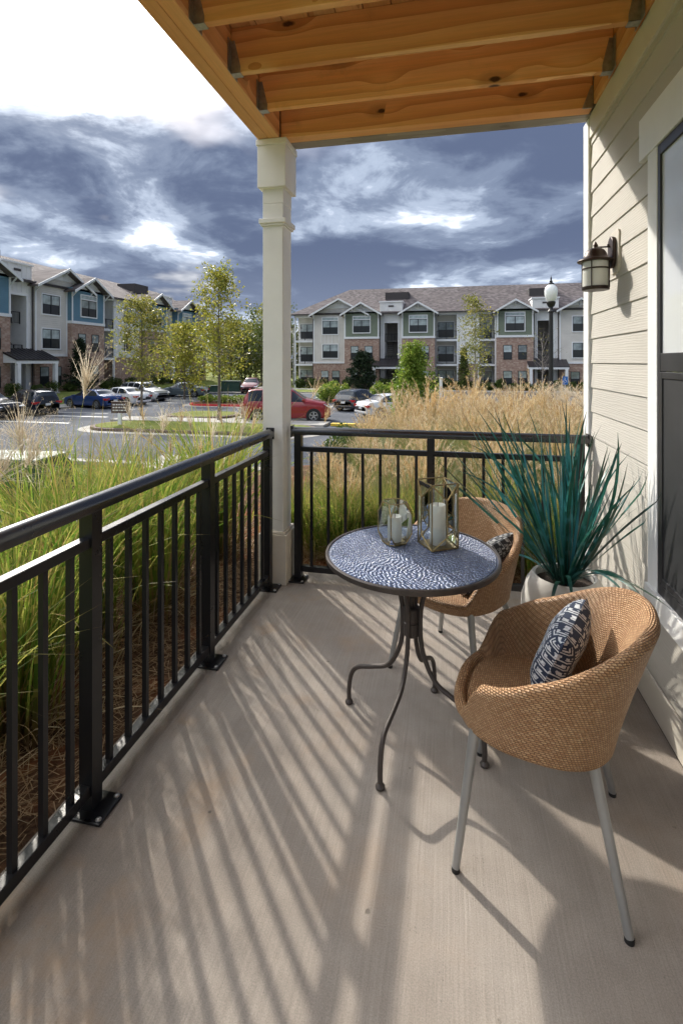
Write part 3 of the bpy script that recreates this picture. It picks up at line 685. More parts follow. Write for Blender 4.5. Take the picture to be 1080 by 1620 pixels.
# ---- wicker tub chairs (local: y forward, x right)
def superell(a, hw, f, b, n=2.5):
    s, c = math.sin(a), math.cos(a)               # a = 0 at the back
    y = -b*math.copysign(abs(c)**(2/n), c) if c > 0 else f*abs(c)**(2/n)
    return hw*math.copysign(abs(s)**(2/n), s), y
def chair(label, loc, rz, group):
    t = thing('wicker_chair', label, 'chair', loc, rz, group)
    NA, m = 96, MB(); UV = []
    def sm(x, a, b): x = min(1, max(0, (x-a)/(b-a))); return x*x*(3-2*x)
    def rim(a):                                  # rim height falls from the back to the arm ends
        d_ = abs(math.degrees(a)); d_ = min(d_, 360-d_)
        h = .79-.02*sm(d_, 0, 45)-.190*sm(d_, 28, 128)
        return h-(h-.452)*sm(d_, 121, 146), d_
    rows = []
    for i in range(NA+1):
        a = -math.pi+2*math.pi*i/NA; h, d_ = rim(a); back = 1-sm(d_, 20, 110)
        bx, by = superell(a, .232, .243, .205); sx_, sy_ = superell(a, .275, .268, .245); rx, ry = superell(a, .298+.0*back, .262, .335, 2.3)
        row = []
        prof = [(bx*.93, by*.93, .394), (bx, by, .388), (bx+(sx_-bx)*.35, by+(sy_-by)*.35, .398)]
        for k in range(1, 7):                    # outer wall
            q = k/6; z_ = .398+(h-.022-.398)*q; e = q**1.15
            gx = bx+(sx_-bx)*.35; gy = by+(sy_-by)*.35
            tx, ty = (sx_*(1-min(1, (h-.43)/.2))+rx*min(1, (h-.43)/.2), sy_*(1-min(1, (h-.43)/.2))+ry*min(1, (h-.43)/.2)) if h > .43 else (sx_, sy_)
            prof.append((gx+(tx-gx)*e, gy+(ty-gy)*e, z_))
        ox, oy, oz = prof[-1]; L_ = math.hypot(ox, oy); nx, ny = ox/L_, oy/L_
        for k in range(1, 7):                    # rolled rim
            b_ = math.pi*k/6; rr = .019
            prof.append((ox-nx*(rr-rr*math.cos(b_)), oy-ny*(rr-rr*math.cos(b_)), oz+math.sin(b_)*rr*1.15))
        ix, iy, iz = prof[-1]; tgt = (sx_*.80, sy_*.80, .438)
        for k in range(1, 7):
            q = k/6; e = q**.85
            prof.append((ix+(tgt[0]-ix)*e*(1.0), iy+(tgt[1]-iy)*e, iz+(tgt[2]-iz)*(q**1.25)))
        rows.append(prof)
    K = len(rows[0])
    for i, prof in enumerate(rows):
        L_ = 0; u = i/NA*1.72
        for k, p in enumerate(prof):
            if k: L_ += math.dist(p, prof[k-1])
            m.v.append(p); UV.append((u, L_))
    for i in range(NA):
        for k in range(K-1): m.f.append((i*K+k, (i+1)*K+k, (i+1)*K+k+1, i*K+k+1))
    m.m = [0]*len(m.f); m.uv = UV
    shell = m.build('shell', 'wicker', t, True, ang=70, fix=False)
    shell.data.flip_normals()
    s = MB(); UV = []; NR = 8
    for i in range(NA):
        a = -math.pi+2*math.pi*i/NA; x, y, z_ = rows[i][-1]
        for k in range(NR+1):
            q = k/NR; xx, yy = x*1.03*q, y*1.03*q
            s.v.append((xx, yy, .452-.016*(1-q)-.012*q**6)); UV.append((xx+.5, yy+.5))
    for i in range(NA):
        j = (i+1) % NA
        for k in range(NR): s.f.append((i*(NR+1)+k, i*(NR+1)+k+1, j*(NR+1)+k+1, j*(NR+1)+k))
    s.m = [0]*len(s.f); s.uv = UV
    s.build('seat', 'wicker', t, True, fix=False)
    MB().lathe([(0, .384), (.2, .384), (.205, .390), (0, .396)], (0, 0, 0), 32, False).build('underside', 'chair_metal', t)
    for sx_, sy_ in ((-1, 1), (1, 1), (-1, -1), (1, -1)):
        top = (sx_*.175, .175, .43) if sy_ > 0 else (sx_*.150, -.140, .435); bot = (sx_*.245, .225 if sy_ > 0 else -.232, .012)
        lg = MB().tube([top, bot], [.0165, .0120], 14).build('leg', 'chair_metal', t, True)
        MB().lathe([(.0125, .0), (.0128, .012)], (bot[0], bot[1], .0005), 14).build('foot_glide', 'rubber', lg, True)
    return t
near_c = Vector((.285, 1.745, 0)); far_c = Vector((.03, 2.575, 0))
def heading(fx, fy): return math.atan2(fy, fx)-math.pi/2
chair('tan wicker tub chair in the foreground with a navy patterned cushion', near_c, heading(-.98, .20), 'wicker chairs around the table')
chair('tan wicker tub chair behind the table, near the front railing', far_c, heading(-.53, -.85), 'wicker chairs around the table')

def pillow(name, label, mat, c, ax, ay, w, h, th):
    ax = Vector(ax).normalized(); ay = Vector(ay); ay = (ay-ax*ay.dot(ax)).normalized(); az = ax.cross(ay)
    n = 22; V = []; F = []; UV = []
    for side in (1, -1):
        for i in range(n+1):
            for j in range(n+1):
                u, v = 2*i/n-1, 2*j/n-1
                pin = 1-.10*(1-u*u)*0-.0
                x = u*w/2*(1-.075*(1-abs(v)**2.0)*abs(u)**3); y = v*h/2*(1-.075*(1-abs(u)**2.0)*abs(v)**3)
                b = max(0, (1-u**4)*(1-v**4))**.55*th/2*(1+.04*math.sin(5*u+3*v)+.03*math.sin(9*v-4*u))
                V.append(Vector(c)+ax*x+ay*y+az*(b*side)); UV.append((x+.4, y+.4 if side > 0 else y+.9))
    k = (n+1)**2
    for s_ in range(2):
        for i in range(n):
            for j in range(n):
                a = s_*k+i*(n+1)+j; q = (a, a+n+1, a+n+2, a+1); F.append(q if s_ == 0 else q[::-1])
    m = MB(); m.v = [tuple(v) for v in V]; m.f = F; m.m = [0]*len(F); m.uv = UV
    o = m.build(name, mat, None, True, loc=tuple(c), ang=80, fix=False)
    return tag(o, label, 'cushion')
pillow('cushion', 'navy and white angle print cushion propped on the near wicker chair', 'cushion_navy', (.365, 1.80, .580), (.42, .86, .10), (.36, -.13, .92), .30, .25, .115)
pillow('cushion', 'black and white angle print cushion on the chair behind the table', 'cushion_black', (.185, 2.515, .570), (-.53, -.85, 0), (.36, -.22, .9), .34, .27, .11)

# ---- geometric glass lanterns and candles
def lantern(name, label, c, pts, edges, faces, base, wire):
    t = thing(name, label, 'lantern', c, 0, 'brass and glass lanterns on the table')
    m = MB()
    for a, b in edges: m.bar(pts[a], pts[b], wire, wire, (0.3, .2, 1)) if abs((Vector(pts[a])-Vector(pts[b])).normalized().z) < .98 else m.tube([pts[a], pts[b]], wire*.62, 6)
    m.build('frame', 'brass', t)
    for f in faces:
        m = MB(); P = [Vector(pts[i]) for i in f]; cc = sum(P, Vector())/len(P); P = [cc+(p-cc)*.985 for p in P]
        m.add(P, [tuple(range(len(P)))]); m.build('pane', 'lantern_glass', t, fix=False)
    m = MB(); P = [Vector(pts[i])*.98 for i in base]; zz_ = P[0].z
    m.prism([(p.x, p.y) for p in P], 'z', zz_-.001, zz_+.003).build('base_plate', 'brass', t)
    return t
def candle(label, c, r, h):
    t = thing('candle', label, 'candle', c, 0, 'white pillar candles')
    MB().lathe([(0, 0), (r*.97, 0), (r, .003), (r, h-.004), (r*.95, h), (r*.8, h-.003), (r*.3, h-.010), (0, h-.011)], (0, 0, 0), 36, False).build('wax', 'wax', t, True)
    MB().tube([(0, 0, h-.012), (.001, 0, h+.004), (.003, 0, h+.012)], .0013, 6).build('wick', 'wick', t)
# tall: four-cornered, with side ridges
Lc = at_depth(692, 872, 2.155); Lc.z = TH+.004
RA, HT = .088, .272; ph = math.radians(-104)
P = []
for zt in (0, HT):
    for i in range(4): P.append((RA*math.cos(ph+i*math.pi/2), RA*math.sin(ph+i*math.pi/2), zt+.003))
for zt in (.058, HT-.062):
    for i in range(4): a = ph+math.pi/4+i*math.pi/2; P.append((RA*.90*math.cos(a), RA*.90*math.sin(a), zt))
E = []; Fc = []
for i in range(4):
    j = (i+1) % 4
    E += [(i, j), (4+i, 4+j), (i, 4+i), (8+i, 12+i), (8+i, i), (8+i, j), (12+i, 4+i), (12+i, 4+j)]
    Fc += [(i, j, 8+i), (4+i, 4+j, 12+i), (i, 8+i, 12+i, 4+i), (8+i, j, 4+j, 12+i)]
lantern('glass_lantern', 'tall faceted brass and glass lantern, the bigger of the two on the table', Lc, P, E, Fc, (0, 1, 2, 3), .0046)
candle('tall white pillar candle inside the bigger lantern', Lc+Vector((0, 0, .0075)), .034, .168)
Ls = at_depth(624, 866, 2.19); Ls.z = TH+.004
hs, HS = .053, .178; ph = math.radians(-104+45+8); P = []
def rot(x, y): return (x*math.cos(ph)-y*math.sin(ph), x*math.sin(ph)+y*math.cos(ph))
for zt in (.045, HS-.050):
    for sx_, sy_ in ((1, 1), (-1, 1), (-1, -1), (1, -1)): P.append((*rot(sx_*hs, sy_*hs), zt))
k = .50
for zt in (.003, HS):
    for sx_, sy_ in ((1, 1), (-1, 1), (-1, -1), (1, -1)):
        a = (sx_*hs*.86, sy_*hs*k); b = (sx_*hs*k, sy_*hs*.86)
        if sx_*sy_ > 0: P += [(*rot(*a), zt), (*rot(*b), zt)]
        else: P += [(*rot(*b), zt), (*rot(*a), zt)]
E = []; Fc = []
for i in range(4):
    j = (i+1) % 4; B0, B1 = 8+2*i, 9+2*i; T0, T1 = 16+2*i, 17+2*i; nb, nt = 8+2*j, 16+2*j
    E += [(i, 4+i), (i, B0), (i, B1), (4+i, T0), (4+i, T1), (B0, B1), (B1, nb), (T0, T1), (T1, nt)]
    Fc += [(i, B1, B0), (4+i, T0, T1), (i, B1, nb, j, 4+j, nt, T1, 4+i)]
lantern('glass_lantern', 'short faceted brass and glass lantern, the smaller of the two on the table', Ls, P, E, Fc, tuple(range(8, 16)), .0040)
candle('short white pillar candle inside the smaller lantern', Ls+Vector((0, 0, .0075)), .031, .108)

# ---- blades: curved tapered strips, many at once
def blades(base, az, L, th0, th1, width, seg=5, rnd=None, wt=None, pw=1.4, taper=.7, twist=0., kink=None):
    N = len(base); base = np.asarray(base, float); az = np.asarray(az); L = np.asarray(L)*np.ones(N)
    p = base.copy(); V = np.empty((N, seg+1, 2, 3)); ts = np.linspace(0, 1, seg+1)
    sd0 = np.stack([-np.sin(az), np.cos(az), np.zeros(N)], 1)
    for i, t_ in enumerate(ts):
        th = th0+(th1-th0)*t_**pw
        if i: p = p+np.stack([np.sin(thp)*np.cos(az), np.sin(thp)*np.sin(az), np.cos(thp)], 1)*(L/seg)[:, None]
        thp = th
        w_ = width*(max(0.02, 1-t_**2.2) if taper == .7 else (min(1., t_*2+.5)*max(.05, 1-t_**7)))
        out = np.stack([np.cos(th)*np.cos(az), np.cos(th)*np.sin(az), -np.sin(th)], 1)
        tw = twist*t_; sd = sd0*np.cos(tw)[:, None]+out*np.sin(tw)[:, None] if np.ndim(twist) else sd0
        V[:, i, 0] = p-sd*np.reshape(w_/2, (-1, 1)); V[:, i, 1] = p+sd*np.reshape(w_/2, (-1, 1))
    F = []
    idx = np.arange(N)[:, None]*(seg+1)*2; q = np.arange(seg)[None]*2
    F = np.stack([idx+q, idx+q+1, idx+q+3, idx+q+2], -1).reshape(-1, 4)
    r_ = np.random.rand(N) if rnd is None else rnd
    A = {'rnd': np.repeat(r_, (seg+1)*2), 't': np.tile(np.repeat(ts, 2), N)}
    return V.reshape(-1, 3), F, A
def join(parts):
    V = []; F = []; A = {}; b = 0
    for v, f, a in parts:
        V.append(v); F.append(f+b); b += len(v)
        for k_ in a: A.setdefault(k_, []).append(a[k_])
    return np.concatenate(V), np.concatenate(F), {k_: np.concatenate(a) for k_, a in A.items()}

# ---- potted plant with long teal leaves
np.random.seed(11); random.seed(11)
PX, PY = .572, 2.755
pot = thing('planter', 'white rounded planter pot in the corner behind the near chair', 'planter', (PX, PY, 0))
MB().lathe([(.10, .001), (.155, .004), (.195, .10), (.214, .22), (.208, .32), (.185, .40), (.160, .438), (.152, .446), (.140, .442), (.142, .42), (.15, .38)], (0, 0, 0), 48, False).build('pot', 'pot_white', pot, True, ang=60)
MB().lathe([(0, .405), (.08, .412), (.15, .40)], (0, 0, 0), 24, False).build('soil', 'soil', pot)
pl = thing('teal_plant', 'tall artificial plant with long teal strap leaves in the white planter', 'plant', (PX, PY, .40))
def leaf(az, L, th0, th1, w_, tw, pw=1.5):
    b = np.array([[math.cos(az)*random.uniform(.01, .06), math.sin(az)*random.uniform(.01, .06), 0.]])
    v, f, a = blades(b, np.array([az]), L, np.array([th0]), np.array([th1]), w_, 12, np.array([random.random()]), taper=3., twist=np.array([tw]), pw=pw)
    v[:, 0] = np.minimum(v[:, 0], XW-.055-PX)
    put('leaf', np_mesh('leaf', v, f, 'teal_leaf', a, True), pl)
for i in range(72):                              # upright fan
    az = random.uniform(0, 2*math.pi); lean = abs(random.gauss(.16, .2))
    if math.cos(az) > .2: lean *= .4
    leaf(az, random.uniform(.52, 1.0)*(1-.12*lean), lean, lean+random.gauss(.06, .42), random.uniform(.008, .016), random.gauss(0, 2.4), random.uniform(.8, 2.))
for i in range(30):                              # long ones leaning to the left, over the far chair
    az = math.pi+random.uniform(-.9, .45); lean = random.uniform(.25, .78)
    leaf(az, random.uniform(.62, 1.02), lean, lean+random.gauss(.10, .18), random.uniform(.010, .016), random.gauss(0, 1.6))
for i in range(24):                              # towards the window
    az = -1.08+random.uniform(-.4, .22); lean = random.uniform(.25, .72)
    leaf(az, random.uniform(.55, 1.0), lean, lean+random.gauss(.05, .25), random.uniform(.011, .019), random.gauss(0, 1.4))
for az, L, a0, a1 in ((-1.25, .62, .75, 2.0), (-1.45, .74, .85, 1.75), (-1.05, .50, .6, 2.2), (-1.7, .46, .8, 2.1), (-1.35, .86, .95, 1.65), (-.9, .40, .7, 1.9), (-1.9, .4, .9, 2.3), (2.6, .36, .9, 2.2)):
    leaf(az, L, a0, a1, .019, random.gauss(0, .5), 1.2)

# ================================================================== terrain, lot
ZL = -1.95
def gdist(x, y):
    dx = np.maximum(np.maximum(XL-x, x-12.), 0); dy = np.maximum(y-YF-.04, 0); return np.hypot(dx, np.maximum(dy-3.6, 0)+np.minimum(dy, 3.6)*.22)
def gz(x, y):
    d_ = gdist(np.asarray(x, float), np.asarray(y, float)); q = np.clip((d_-.7)/7.2, 0, 1); s = q*q*(3-2*q)
    u = np.clip((-30.-np.asarray(x, float))/3.4, 0, 1)
    return -.07-(ZL*-1-.07)*s+.75*u*u*(3-2*u)
def sheet(name, xs, ys, zoff, mat, keep=None, noise=0.):
    X, Y = np.meshgrid(xs, ys, indexing='ij'); Z = gz(X, Y)+zoff
    if noise: Z = Z+noise*np.random.rand(*Z.shape)
    V = np.stack([X, Y, Z], -1).reshape(-1, 3); n, m = X.shape
    a = (np.arange(n-1)[:, None]*m+np.arange(m-1)[None]).ravel()
    F = np.stack([a, a+m, a+m+1, a+1], -1)
    if keep is not None:
        cx, cy = V[F, 0].mean(1), V[F, 1].mean(1); F = F[keep(cx, cy)]
    return structure(put(name, np_mesh(name, V, F, mat, None, True)))
np.random.seed(3)
xs = np.concatenate([[-900, -300, -120], [-60, -50, -44], np.arange(-40, -16, 1.), np.arange(-16, 14, .4), [16, 24, 40, 120, 400, 900]])
ys = np.concatenate([[-300, -60, -20], np.arange(-10, 20, .4), np.arange(20, 70, 5.), [90, 140, 300, 900]])
sheet('ground', xs, ys, -.01, 'lawn')
xs = np.arange(-6.5, 9.1, .12); ys = np.arange(-3., 13., .12)
def bedmask(x, y):
    front = (y > 3.45) & (y < 12.2+.5*np.sin(x*1.3)) & (x > -4.6+.3*np.sin(y*2)) ; left = (x > -3.5+.25*np.sin(y*2.1)) & (x < -1.2)
    return front | left
sheet('planting_bed', xs, ys, .02, 'mulch', lambda x, y: bedmask(x, y) & ~((x > XL+.1) & (y < YF-.1)), .015)

def flat(name, poly, z, mat, th=None):
    m = MB()
    if th: m.prism(poly, 'z', z-th, z)
    else: m.add([(x, y, z) for x, y in poly], [tuple(range(len(poly)))])
    return structure(m.build(name, mat))
flat('parking_lot', [(-27.8, 15.2), (9., 15.2), (45., 15.2), (45., 58.), (-27.8, 58.)], ZL+.006, 'asphalt')
flat('entry_road', [(-70., 14.6), (-27.8, 14.6), (-27.8, 28.), (-70., 28.)], ZL+.005, 'asphalt')
flat('sidewalk', [(-29.8, 28.5), (-27.9, 28.5), (-27.9, 64.), (-29.8, 64.)], ZL+.13, 'walk', .12)
flat('sidewalk', [(-27.7, 58.1), (45., 58.1), (45., 60.2), (-27.7, 60.2)], ZL+.13, 'walk', .12)
flat('kerb', [(-45., 14.75), (9., 14.75), (9., 15.15), (-45., 15.15)], ZL+.10, 'concrete_kerb', .12)
flat('driveway_apron', [(-9.6, 14.2), (-7.6, 14.2), (-7.2, 16.4), (-10.2, 16.4)], ZL+.112, 'walk', .1)
def rounded_poly(x0, x1, y0, y1, r, n=8, left=True, right=True):
    pts = []
    for (cx, cy, a0, on) in ((x1-r, y0+r, -90, right), (x1-r, y1-r, 0, right), (x0+r, y1-r, 90, left), (x0+r, y0+r, 180, left)):
        if on:
            for i in range(n+1): a = R(a0+90*i/n); pts.append((cx+r*math.cos(a), cy+r*math.sin(a)))
        else: pts.append({-90: (x1, y0), 0: (x1, y1), 90: (x0, y1), 180: (x0, y0)}[a0])
    return pts
def island(x0, x1, y0, y1, r, kerbmat, top='lawn', gutter='concrete_kerb'):
    flat('gutter', rounded_poly(x0-.55, x1+.55, y0-.55, y1+.55, r+.5), ZL+.014, gutter)
    flat('kerb', rounded_poly(x0, x1, y0, y1, r), ZL+.15, kerbmat, .14)
    return flat('island', rounded_poly(x0+.2, x1-.2, y0+.2, y1-.2, r-.1), ZL+.17, top, .05)
island(-18.6, -6.4, 21.9, 25.4, 1.7, 'kerb_dark')
flat('sidewalk', [(-19.2, 25.42), (-6.5, 25.42), (-6.5, 27.1), (-19.2, 27.1)], ZL+.155, 'walk', .13)
island(-17.6, -13.2, 27.6, 31.2, 1.5, 'kerb_dark')
island(-20.6, -11.8, 35.9, 39.2, 1.4, 'red_paint', 'mulch')
island(-27.2, -12., 52.5, 57.6, 1.6, 'concrete_kerb')
flat('kerb', [(-6.3, 26.2), (-3.2, 26.2), (-3.2, 26.6), (-6.3, 26.6)], ZL+.15, 'yellow_paint', .13)
for y in (24.2, 27.4): flat('road_marking', [(-34., y), (-21., y), (-21., y+.28), (-34., y+.28)], ZL+.0105, 'road_paint')
for i in range(9): flat('road_marking', [(-27.6, 29.4+2.9*i), (-22.4, 29.4+2.9*i), (-22.4, 29.52+2.9*i), (-27.6, 29.52+2.9*i)], ZL+.0105, 'road_paint')
for i in range(8): flat('road_marking', [(-9.+2.8*i, 33.), (-8.88+2.8*i, 33.), (-8.88+2.8*i, 38.), (-9.+2.8*i, 38.)], ZL+.0105, 'road_paint')

# mulch straw lying by the railing
np.random.seed(5)
N = 9000; bx = np.concatenate([np.random.uniform(-2.5, -1.36, 6500), np.random.uniform(-1.2, 1.2, 2500)]); by = np.concatenate([np.random.uniform(.3, 4.2, 6500), np.random.uniform(3.56, 4.3, 2500)])
V, F, A = blades(np.stack([bx, by, gz(bx, by)+.03+np.random.rand(N)*.02], 1), np.random.uniform(0, 6.28, N), np.random.uniform(.05, .16, N), np.random.uniform(1.35, 1.62, N), np.random.uniform(1.45, 1.8, N), .0035, 2)
tag(put('pine_straw', np_mesh('pine_straw', V, F, 'straw')), 'brown pine straw mulch lying along the railing', 'straw', kind='stuff')
# lawn blades between the bed and the road
N = 26000; bx = np.random.uniform(-14, -3.4, N); by = np.random.uniform(2., 14.6, N)
V, F, A = blades(np.stack([bx, by, gz(bx, by)-.01], 1), np.random.uniform(0, 6.28, N), np.random.uniform(.05, .11, N), np.random.uniform(0, .5, N), np.random.uniform(.4, 1.2, N), .009, 2)
tag(put('lawn_grass', np_mesh('lawn_grass', V, F, 'lawn_blade', A)), 'short green lawn grass between the planting bed and the road', 'grass', kind='stuff')

# ---- ornamental grasses
def clump_green(seed, n=360, h=1.15, spread=1.1, dry=190):
    np.random.seed(seed); r_ = np.abs(np.random.normal(0, .10, n)); a = np.random.uniform(0, 6.28, n)
    az = a+np.random.normal(0, .5, n); L = np.random.uniform(.65, 1.15, n)*h*1.15; th0 = np.abs(np.random.normal(.12, .13, n)); th1 = th0+np.abs(np.random.normal(.75, .55, n))*spread
    g = blades(np.stack([r_*np.cos(a), r_*np.sin(a), np.zeros(n)], 1), az, L, th0, th1, np.random.uniform(.009, .019, n), 7, np.random.rand(n)**1.15, pw=1.8, twist=np.random.normal(0, 1.2, n))
    m = dry; r_ = np.abs(np.random.normal(0, .13, m)); a = np.random.uniform(0, 6.28, m); az = a+np.random.normal(0, .6, m); th0 = np.random.uniform(.3, .9, m)
    k = blades(np.stack([r_*np.cos(a), r_*np.sin(a), np.zeros(m)], 1), az, np.random.uniform(.3, .75, m), th0, th0+np.random.uniform(.5, 1.7, m), np.random.uniform(.005, .010, m), 6, None, pw=1.2, twist=np.random.normal(0, 2., m))
    return np_mesh('blades', g[0], g[1], 'blade_green', g[2]), np_mesh('dry_blades', k[0], k[1], 'blade_dry', k[2])
def plume_parts(base, az, L, lean, head, nr=16, seed=0, spread=.35, hair=3):
    """stalk plus a feathery head of thin racemes"""
    rs = np.random.RandomState(seed); parts = []
    st = blades(np.array([base]), np.array([az]), L, np.array([lean*.4]), np.array([lean*1.5]), .006, 6, np.array([.5]))
    parts.append(st); tip = st[0].reshape(7, 2, 3)[-1].mean(0); prev = st[0].reshape(7, 2, 3)[-2].mean(0); dv = tip-prev; dv /= np.linalg.norm(dv)
    b = tip-dv*head*.35*rs.rand(nr)[:, None]
    a = az+rs.normal(0, 1.0, nr); th0 = np.abs(lean*1.2+rs.normal(0, spread, nr)); th1 = th0+rs.uniform(.2, .9, nr)
    rc = blades(b, a, head*rs.uniform(.55, 1.05, nr), th0, th1, .0042, 6, rs.rand(nr)); parts.append(rc)
    if hair:
        pv = rc[0].reshape(nr, 7, 2, 3).mean(2)[:, 1:].reshape(-1, 3); pv = np.repeat(pv, hair, 0); n = len(pv)
        parts.append(blades(pv+rs.normal(0, .004, pv.shape), rs.uniform(0, 6.28, n), rs.uniform(.014, .03, n), rs.uniform(.2, 1.6, n), rs.uniform(.6, 1.8, n), .0018, 2, rs.rand(n)))
    return parts
GREEN = [clump_green(21), clump_green(22, 480, 1.05), clump_green(23, 380, 1.25), clump_green(24, 440, .95, 1.3)]
def grass_thing(x, y, var, scale, rz, label, group, z=None):
    t = thing('ornamental_grass', label, 'grass clump', (x, y, float(gz(x, y)) if z is None else z), rz, group)
    t.scale = (scale, scale, scale); t['kind'] = 'thing'
    for o in (put('blades', GREEN[var][0], t), put('dry_blades', GREEN[var][1], t)): o['kind'] = 'stuff'
    return t
random.seed(8)
left_spots = [(-1.80, .55), (-2.2, .95), (-1.72, 1.15), (-2.25, 1.55), (-1.82, 1.80), (-2.5, 2.05), (-1.95, 2.35), (-2.4, 2.75), (-1.85, 2.85), (-2.15, 3.3), (-2.9, 3.0), (-2.6, 3.75), (-1.9, 3.8), (-2.35, .3)]
for i, (x, y) in enumerate(left_spots):
    s = random.uniform(.92, 1.08)*(.66+.13*min(3., max(0, y-.4)))*(.84 if x < -2.1 else 1)
    t = grass_thing(x, y, i % 4, s, random.uniform(0, 6.28), 'green and yellow striped ornamental grass clump outside the left railing', 'striped grasses outside the left railing')
for i in range(13):
    x = -1.25+i*.17+random.uniform(-.05, .05); y = 3.86+random.uniform(-.08, .16)
    grass_thing(x, y, i % 4, random.uniform(.46, .60), random.uniform(0, 6.28), 'low arching green grass at the foot of the front railing', 'green grasses at the foot of the front railing')
# plumes above the left grasses: (pixel of head, distance along view, lean, size)
def plume(px, py, dist, az, lean, head, nr, mat='plume_pale', spread=.35, seed=0, label='', L=None, group='feathery plumes over the left railing'):
    tip = at_depth(px, py, dist); g = float(gz(tip.x, tip.y)); h = tip.z-g; Ls = h/max(.5, math.cos(lean*.8))
    base = np.array([0, 0, 0.])
    P = plume_parts(base, az, Ls, lean, head, nr, seed, spread)
    tp = P[0][0].reshape(7, 2, 3)[-1].mean(0)
    t = thing('grass_plume', label, 'grass plume', (tip.x-tp[0], tip.y-tp[1], tip.z-tp[2]), 0, group); t['kind'] = 'thing'
    put('stalk', np_mesh('stalk', *P[0][:2], 'blade_green', P[0][2]), t)
    hd = join(P[1:]); o = put('seed_head', np_mesh('seed_head', hd[0], hd[1], mat, hd[2]), t); o['kind'] = 'stuff'
plume(138, 605, 3.3, -.4, .28, .34, 40, seed=1, spread=.42, label='tall cream feather plume rising in front of the blue parked car')
plume(30, 690, 2.9, 2.6, .5, .36, 70, seed=2, spread=.75, label='broad drooping cream plume at the left edge in front of the green utility box')
plume(60, 720, 3.0, .3, .6, .34, 60, seed=3, spread=.8, label='drooping cream plume in front of the corner of the green utility box')
plume(10, 740, 2.6, 1.2, .5, .30, 50, seed=4, spread=.8, label='drooping cream plume lowest at the left edge of the view')
plume(262, 672, 3.6, .2, .25, .24, 16, seed=5, label='small thin plume in front of the grassy island')
plume(385, 655, 3.9, 2.8, .2, .20, 14, seed=6, label='small thin plume just left of the column')
plume(205, 655, 3.9, 2.6, .22, .22, 14, seed=7, label='small thin plume beside the brown island sign')
plume(520, 655, 5.2, .3, .35, .30, 22, 'plume_tan', seed=8, label='curved tan plume right of the column before the dark hatchback', group='plumes beyond the front railing')
plume(500, 620, 5.4, .1, .4, .32, 20, 'plume_tan', seed=9, label='curved tan plume right of the column before the red vehicle', group='plumes beyond the front railing')
for i, (px, py, d_, le, lab) in enumerate(((884, 632, 6.4, .75, 'lowest bent'), (897, 622, 6.6, .8, 'leftward bent'), (908, 628, 6.2, .9, 'steeply bent'), (914, 640, 6.0, .85, 'rightmost bent'))):
    plume(px, py, d_, 2.9+.2*i, le, .42, 46, 'plume_pale', .16, 90+i, lab+' cream plume beside the white corner board of the right wall', None, 'plumes beyond the front railing')
rs_ = random.Random(5)
for i in range(14):                              # thin flowering stalks standing over the rail
    px = 195+i*16+rs_.uniform(-6, 6); w3 = ['pale', 'wispy', 'slim', 'loose', 'frayed', 'leaning', 'straight']
    plume(px, rs_.uniform(655, 712), rs_.uniform(3.3, 4.3), rs_.uniform(0, 6.28), rs_.uniform(.1, .4), rs_.uniform(.12, .22), 9, rs_.choice(('plume_pale', 'plume_tan')), .25, 200+i, '%s thin grass stalk over the left railing, number %s from the left' % (w3[i % 7], ('one two three four five six seven eight nine ten eleven twelve thirteen fourteen'.split())[i]))
# front bed: tan plumed grasses
def foxtail(base, az, L, lean, head, seed):
    """stalk ending in a bent feathery spike"""
    rs = np.random.RandomState(seed); st = blades(np.array([base]), np.array([az]), L, np.array([lean*.5]), np.array([lean*1.4]), .0045, 5, np.array([.3]))
    tip = st[0].reshape(6, 2, 3)[-1].mean(0); th0 = lean*1.4; th1 = th0+rs.uniform(.25, 1.15)
    sp_ = blades(np.array([tip]), np.array([az]), head, np.array([th0]), np.array([th1]), .008, 8, np.array([rs.rand()]))
    pv = sp_[0].reshape(9, 2, 3).mean(1); n = 44; k = rs.randint(0, 9, n); thl = th0+(th1-th0)*(k/8)**1.4
    a = az+rs.normal(0, .9, n); hr = blades(pv[k]+rs.normal(0, .006, (n, 3)), a, rs.uniform(.04, .095, n)*(1.1-.5*k/8), np.abs(thl+rs.normal(0, .42, n)), np.abs(thl+rs.normal(.35, .4, n)), .0055, 2, rs.rand(n))
    return [st, sp_, hr]
def clump_front(seed):
    np.random.seed(seed); n = 760; r_ = np.abs(np.random.normal(0, .15, n)); a = np.random.uniform(0, 6.28, n); th0 = np.abs(np.random.normal(.25, .22, n)); th1 = th0+np.abs(np.random.normal(.9, .5, n))
    g = blades(np.stack([r_*np.cos(a), r_*np.sin(a), np.zeros(n)], 1), a+np.random.normal(0, .5, n), np.random.uniform(.55, 1.3, n), th0, th1, np.random.uniform(.006, .011, n), 6, None, pw=1.6)
    parts = []
    for i in range(58):
        aa = random.uniform(0, 6.28); le = abs(random.gauss(.20, .2)); r0 = random.uniform(0, .15)
        parts += foxtail(np.array([r0*math.cos(aa), r0*math.sin(aa), .1]), aa, random.uniform(.62, 1.05), le, random.uniform(.20, .34), seed*100+i)
    p = join(parts)
    return np_mesh('blades', g[0], g[1], 'blade_front', g[2]), np_mesh('plumes', p[0], p[1], 'plume_tan', p[2])
FRONT = [clump_front(s) for s in (31, 32, 33, 34)]
for i_, (a_, b_) in enumerate(((.40, .62), (.5, .5))): FRONT[i_+2][1].materials[0] = MATS['plume_mixed']
fs = []
